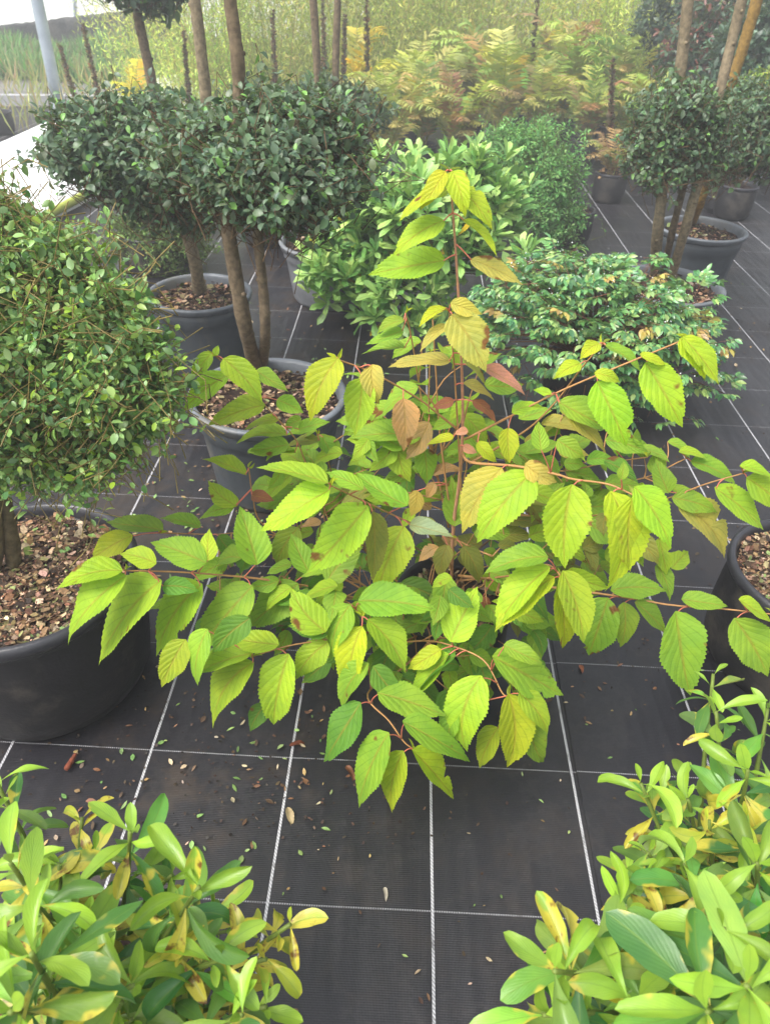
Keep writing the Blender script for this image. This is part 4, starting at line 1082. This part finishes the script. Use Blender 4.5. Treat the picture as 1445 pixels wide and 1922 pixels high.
far_shrub('low_lime_shrub', 'low yellow green shrub at the right edge behind the mossy stem', 1440, 175, 5.9, (.24, .3, .16), 260, [C(150, 180, 60), C(180, 190, 70), C(120, 150, 60)], .06)

# ================================================================== EMPTY AND SMALL POTS
def solo_pot(label, px, py, D, H, style, cat='pot', plant=None):
    b = PZ(px, py, 0)
    root = thing('nursery_pot', b, label, cat)
    sz = pot(root, V3(b[0], b[1], 0), D, H, style, soil=.8, nch=60)
    if plant == 'grass':
        lf = MB(); n = 90
        a = rng.uniform(0, 6.28, n); ax = np.stack([np.cos(a)*.45, np.sin(a)*.45, np.ones(n)], 1)
        P = np.tile(V3(b[0]-.03, b[1], sz), (n, 1))+rng.normal(size=(n, 3))*V3(.03, .03, 0)
        put(lf, T_LAN2, P, ax, rng.normal(size=(n, 3)), rng.uniform(.14, .3, n), .005, bend=.6, tint=pick([C(120, 84, 74), C(150, 110, 90), C(110, 120, 60)], n, .15))
        chips(lf, (b[0]+.02, b[1]-.03, sz), .06, 160, [C(120, 140, 50), C(90, 120, 40)], (.01, .02), .03)
        lf.build('grass_tuft', MT['soft'], root)
    return root, b, sz
r_, b_, s_ = solo_pot('low black bowl with reddish grass and a white tag behind the far grey pot', 1348, 398, .26, .12, 'black', 'potted plant', 'grass')
MT['white'] = plain('white_plastic', C(235, 235, 235, .85), C(220, 222, 225, .85), 6, .4, .4, .1)
mb = MB(); q = V3(b_[0]+.05, b_[1]-.05, s_)
for dx, dz in [(0, 0)]:
    w_, h_, t_ = .016, .07, .0015
    V = [(q[0]+sx*w_, q[1]+sy*t_+k*.02, q[2]+k*h_) for k in (0, 1) for sx, sy in ((-1, -1), (1, -1), (1, 1), (-1, 1))]
    V[4:] = [(v[0]*1+(q[0]-v[0])*.25, v[1], v[2]) for v in V[4:]]
    mb.add(V, [(0, 3, 2, 1), (4, 5, 6, 7), (0, 1, 5, 4), (1, 2, 6, 5), (2, 3, 7, 6), (3, 0, 4, 7)])
mb.build('plant_tag', MT['white'], r_, smooth=False)
solo_pot('pale grey pot in shade under the right topiary crown', 1388, 374, .25, .22, 'pale')
solo_pot('tall black pot at the right edge beyond the topiary crown', 1448, 345, .26, .28, 'black')
solo_pot('small black pot behind the shrivelled fern', 1210, 348, .22, .22, 'black')
solo_pot('black pot half hidden beside the pale grey one', 506, 455, .34, .26, 'black')

# ================================================================== LEFT BACKGROUND
MT['sheet'] = plain('white_film', C(252, 252, 252, .95), C(244, 247, 250, .95), 2, .35, .5, .5, 5, None, dist=.02)
MT['galv'] = plain('galvanised_steel', C(168, 180, 192, .9), C(150, 162, 176, .9), 8, .4, .5, .1, 60)
MT['path'] = plain('grey_path', C(150, 148, 150, .75), C(136, 134, 136, .75), 5, .8, .3, .3, 40, C(160, 156, 150, .7), 1)
MT['wall'] = plain('dark_hedge_wall', C(92, 94, 92, .8), C(70, 74, 72, .8), 2.5, .9, .2, .8, 14, C(120, 116, 112, .8), 1.2, dist=.05)
MT['kerb'] = plain('pale_kerb', C(200, 200, 204, .8), C(180, 180, 186, .8), 8, .7, .3, .2)
MT['film_edge'] = plain('lime_edge', C(196, 206, 90, .8), C(170, 180, 80, .8), 8, .6, .3, .2)

def slab(name, px, z0, z1, mat, parent=None):
    """a low solid standing on the outline given in picture points at height z1"""
    P = [PZ(x, y, z1) for x, y in px]
    mb = MB(); n = len(P)
    V = P+[V3(p[0], p[1], z0) for p in P]
    mb.add(V, [(0, 1, 2, 3)] if n == 4 else None)
    mb.Q.append(np.array([(i+n, (i+1) % n+n, (i+1) % n, i) for i in range(n)]))
    return mb.build(name, mat, parent, smooth=False, attrs=False)
# white film covered bed: gently sagging sheet
A, B_, Cc, Dd = PZ(-420, 640, .12), PZ(150, 345, .12), PZ(345, 232, .12), PZ(-200, 318, .12)
Dd = PZ(-260, 365, .12); Ct = PZ(345, 120, .12)
mb = MB(); n = 26
S, T_ = np.meshgrid(np.linspace(0, 1, n), np.linspace(0, 1, n))
E0, E1, E2, E3 = PZ(-360, 620, .12), PZ(430, 205, .12), PZ(345, 122, .12), PZ(-330, 390, .12)
V = (E0*(1-S[..., None])+E1*S[..., None])*(1-T_[..., None])+(E3*(1-S[..., None])+E2*S[..., None])*T_[..., None]
V[..., 2] += .03*np.sin(S*17+T_*5)*np.sin(T_*math.pi)+.02*np.sin(T_*23+S*8)-.11*((S < .01)|(S > .99)|(T_ < .01)|(T_ > .99))
mb.add(V.reshape(-1, 3), grid_faces(n, n))
bed = mb.build('white_film_bed', MT['sheet'], attrs=False)
tag(bed, 'white plastic film spread over a low bed at the left, by the grey post', 'plastic sheet')
mb = MB(); tube(mb, [E0+V3(0, -.03, -.06), (E0+E1)/2+V3(0, -.03, -.06), E1+V3(0, -.03, -.06)], [.03], 8); mb.build('edge_strip', MT['film_edge'], bed, attrs=False)

def band(name, pts, z, mat):
    P = [PZ(x, y, z) for x, y in pts]
    mb = MB(); mb.add(P, [(0, 1, 2, 3)]); return mb.build(name, mat, smooth=False, attrs=False)
tag(band('path', [(-500, 205), (520, 195), (520, 130), (-500, 170)], .006, MT['path']), kind='structure')
k = MB(); k0, k1 = PZ(-500, 185, .05), PZ(240, 190, .05)
V = [(a[0], a[1]+dy, z) for a in (k0, k1) for dy, z in ((0, 0), (0, .1), (.12, .1), (.12, 0))]
k.add(V, [(0, 4, 5, 1), (1, 5, 6, 2), (2, 6, 7, 3), (0, 1, 2, 3), (7, 6, 5, 4)])
tag(k.build('kerb', MT['kerb'], smooth=False, attrs=False), kind='structure')
# grass bank
g = MB(); n = 30000
xs, ys = rng.uniform(-700, 520, n), rng.uniform(0, 1, n)
g0, g1 = PZ(0, 152, 0)[1], PZ(0, 98, 0)[1]
Yg = g0+(g1-g0)*ys
X = (xs-722)/FPX*Yg*1.05
P = np.stack([X, Yg, np.zeros(n)], 1)
P[:, 1] += .35*(X+8)*.0
put(g, T_LAN2, P, rng.normal(size=(n, 3))*V3(.5, .5, 0)+V3(0, 0, 1), rng.normal(size=(n, 3)), rng.uniform(.12, .45, n)*(.5+.5*np.sin(X*1.7)*np.sin(Yg*2.1+X)+.3), .035, bend=.5, fold=0, tint=pick([C(120, 176, 92), C(96, 160, 76), C(150, 186, 120), C(160, 160, 120)], n, .15))
tag(g.build('grass_bank', MT['soft'], attrs=True), 'rough green grass growing beyond the grey path', 'grass', kind='stuff')
# dark low wall / clipped hedge and the pale tunnels beyond
def wall():
    a, b = PZ(-260, 98, 0), PZ(340, 72, 0)
    ta, tb = PY(-260, 82, a[1])[2], PY(340, 9, b[1])[2]
    n = 80; mb = MB(); s = np.linspace(-.15, 1.0, n)
    X = a[0]+(b[0]-a[0])*s; Y = a[1]+(b[1]-a[1])*s; top = ta+(tb-ta)*s
    rows = []
    for (dy, f) in ((0, 0), (-.02, .5), (0, .85), (.05, 1.0), (.15, 1.0), (.2, .8), (.2, 0)):
        rows.append(np.stack([X, Y+dy+rng.normal(0, .02, n), np.maximum(top*f+(rng.normal(0, .012, n) if f > 0 else 0), 0)], 1))
    mb.add(np.array(rows).reshape(-1, 3), grid_faces(7, n))
    tag(mb.build('low_boundary_wall', MT['wall'], attrs=False), 'long low dark wall behind the grass at the far left', 'wall')
    return max(a[1], b[1])
YW = wall()
MT['tunnel'] = plain('polytunnel_film', C(255, 255, 255, .95), C(250, 252, 255, .95), 1.5, .5, .4, .1)
def tunnel(x, y0, label, R=3.2):
    root = thing('polytunnel', (x, y0, 0), label, 'greenhouse')
    mb = MB(); a = np.linspace(0, math.pi, 24)
    ys = np.array([y0, y0+14, y0+28])
    # tunnels run across the view
    V = np.array([[(x-30+xx, y0+R-R*math.cos(t), R*.72*math.sin(t)) for t in a] for xx in np.linspace(0, 60, 21)])
    mb.add(V.reshape(-1, 3), grid_faces(21, 24)); cover = mb.build('film_cover', MT['tunnel'], root, attrs=False)
    hp = MB()
    for xx in np.linspace(0, 60, 21):
        tube(hp, [V3(x-30+xx, y0+R-(R+.03)*math.cos(t), (R+.03)*.72*math.sin(t)) for t in a], [.03], 6, smooth=0)
    hp.build('hoops', MT['galv'], root, attrs=False)
tunnel(-31, YW+.5, 'pale polytunnel stretching across the far left horizon')
# grey post
pb0 = PZ(114, 213, 0)
root = thing('steel_post', pb0, 'plain grey steel post standing at the edge of the white film', 'post')
pt_ = PY(70, 0, pb0[1]); dr_ = (pt_-V3(pb0[0], pb0[1], 0)); end = V3(pb0[0], pb0[1], 0)+dr_*1.8
mb = MB(); tube(mb, [V3(pb0[0], pb0[1], 0), end], [.062, .060], 16, smooth=4); mb.build('tube', MT['galv'], root, attrs=False)
mb = MB(); lathe(mb, [(.0, .02), (.12, .02), (.12, .0)], V3(pb0[0], pb0[1], 0), 16); lathe(mb, [(.075, .02), (.075, .1), (.06, .12)], V3(pb0[0], pb0[1], 0), 16); mb.build('foot_plate', MT['galv'], root, attrs=False)
# dark bin-like tub at far left and weeds
bq = PZ(8, 252, 0)
r2 = thing('nursery_pot', bq, 'blurry dark pot lying at the far left edge beyond the white film', 'pot'); pot(r2, V3(bq[0], bq[1], 0), .24, .2, 'black', nch=0)
wd = MB(); n = 1500
Xw = rng.uniform(-9, -3.2, n); Yw_ = rng.uniform(7.6, 11.5, n)
put(wd, T_LAN2, np.stack([Xw, Yw_, 0*Xw], 1), rng.normal(size=(n, 3))*V3(.4, .4, 0)+V3(0, 0, 1), rng.normal(size=(n, 3)), rng.uniform(.1, .45, n), .02, bend=.4, fold=0, tint=pick([C(190, 190, 130), C(160, 176, 100), C(190, 170, 120)], n, .15))
tag(wd.build('weeds', MT['soft']), 'straggly pale weeds between the white film and the grey path', 'weeds', kind='stuff')

# ================================================================== LITTER ON THE FABRIC
def litter():
    mb = MB()
    def scatter(n, fx, cols, size, w=None, T=T_ELL3, ratio=.5):
        P = fx(n); m = len(P)
        a = rng.uniform(0, 6.28, m)
        ax = np.stack([np.cos(a), np.sin(a), rng.normal(0, .12, m)], 1)
        L = rng.uniform(size[0], size[1], m)
        put(mb, T, P+V3(0, 0, .0065), ax, rng.normal(size=(m, 3))*.22+V3(0, 0, 1), L, L*ratio*rng.uniform(.6, 1.2, m), bend=rng.uniform(-.7, .7, m), fold=rng.uniform(-.2, .5, m), tint=pick(cols, m, .2, 0, w))
    lc = [C(120, 150, 84), C(150, 176, 110), C(170, 140, 96), C(130, 96, 70), C(196, 180, 150), C(90, 70, 54)]
    scatter(420, lambda n: np.stack([rng.uniform(-.75, -.1, n), rng.uniform(.75, 2.6, n), 0*np.zeros(n)], 1), lc, (.010, .024), [3, 2, 2, 2, 1, 2])
    scatter(300, lambda n: np.stack([rng.uniform(-.9, 0, n), rng.uniform(1.6, 3.8, n), np.zeros(n)], 1), lc, (.010, .026), [3, 2, 2, 2, 1, 2])
    scatter(150, lambda n: np.stack([rng.uniform(-.3, .9, n), rng.uniform(.3, 1.3, n), np.zeros(n)], 1), lc, (.006, .016), [1, 1, 2, 2, 1, 3])
    scatter(420, lambda n: np.stack([rng.uniform(.4, 2.4, n), rng.uniform(1.1, 4.5, n), np.zeros(n)], 1), lc, (.010, .028), [1.5, 1, 2, 2, 1, 3])
    # soil crumbs
    scatter(2600, lambda n: np.stack([rng.normal(-.35, .35, n), rng.uniform(.8, 3.4, n), np.zeros(n)], 1), [C(70, 54, 44, .7), C(50, 42, 36, .7), C(96, 76, 60, .7)], (.003, .009), T=T_CHIP, ratio=.8)
    scatter(1600, lambda n: np.stack([rng.uniform(.5, 2.6, n), rng.uniform(1.2, 4.5, n), np.zeros(n)], 1), [C(70, 54, 44, .7), C(50, 42, 36, .7), C(96, 76, 60, .7)], (.003, .010), T=T_CHIP, ratio=.8)
    o = mb.build('leaf_litter', MT['litter'])
    tag(o, 'small fallen leaves and soil crumbs strewn over the black fabric', 'leaf litter', kind='stuff')
litter()
def single(name, label, px, py, L, col, ratio=.4, bend=.8, cat='fallen leaf', z=.008):
    mb = MB(); P = PZ(px, py, z)
    a = rng.uniform(0, 6.28)
    put(mb, T_HERO2, P, V3(math.cos(a), math.sin(a), .1), V3(.1, .1, 1), L, L*ratio, bend=bend, fold=.5, wave=.05, tint=np.append(col, .3), twist=.4)
    tag(mb.build(name, MT['litter']), label, cat)
single('fallen_leaf', 'curled dark brown dead leaf on the white line left of the lowest lime leaves', 543, 1400, .05, C(110, 60, 40))
single('fallen_leaf', 'crumpled beige dead leaf on the white line above the left glossy shrub', 540, 1515, .05, C(180, 160, 120))
single('fallen_leaf', 'brown dead leaf tucked under the lowest hanging lime leaves', 650, 1437, .05, C(130, 84, 56))
single('fallen_leaf', 'single curled reddish leaf on the fabric under the right hand branch', 1087, 1248, .035, C(150, 90, 60))
single('fallen_leaf', 'pale grey leaf lying on the bare fabric between the two glossy shrubs', 722, 1665, .028, C(190, 180, 160))
mb = MB(); t0, t1 = PZ(124, 1445, .012), PZ(143, 1415, .012)
tube(mb, [t0, (t0+t1)/2, t1], [.006, .007, .005], 8, np.append(C(130, 70, 50), 0), wob=.1); tag(mb.build('twig', MT['bark']), 'short thick reddish twig lying in front of the big black tub', 'twig')

# ================================================================== HAZE
HAZE = .022
if HAZE:
    m, nt, out = newmat('lens_haze')  # box volume added to stand in for the pale veil of lens flare
    pv = nn(nt, 'ShaderNodeVolumePrincipled', {'Color': (.95, .97, 1, 1), 'Density': HAZE, 'Anisotropy': .3})
    nt.links.new(pv.outputs[0], out.inputs['Volume'])
    x0, x1, y0, y1, z0, z1 = -70, 40, -31, 60, -1.1, 4.2
    V = [(x, y, z) for z in (z0, z1) for x, y in ((x0, y0), (x1, y0), (x1, y1), (x0, y1))]
    mb = MB(); mb.add(V, [(0, 3, 2, 1), (4, 5, 6, 7), (0, 1, 5, 4), (1, 2, 6, 5), (2, 3, 7, 6), (3, 0, 4, 7)])
    tag(mb.build('haze', m, smooth=False, attrs=False), 'pale lens haze over the far plants, added as a thin volume', 'haze', kind='stuff')
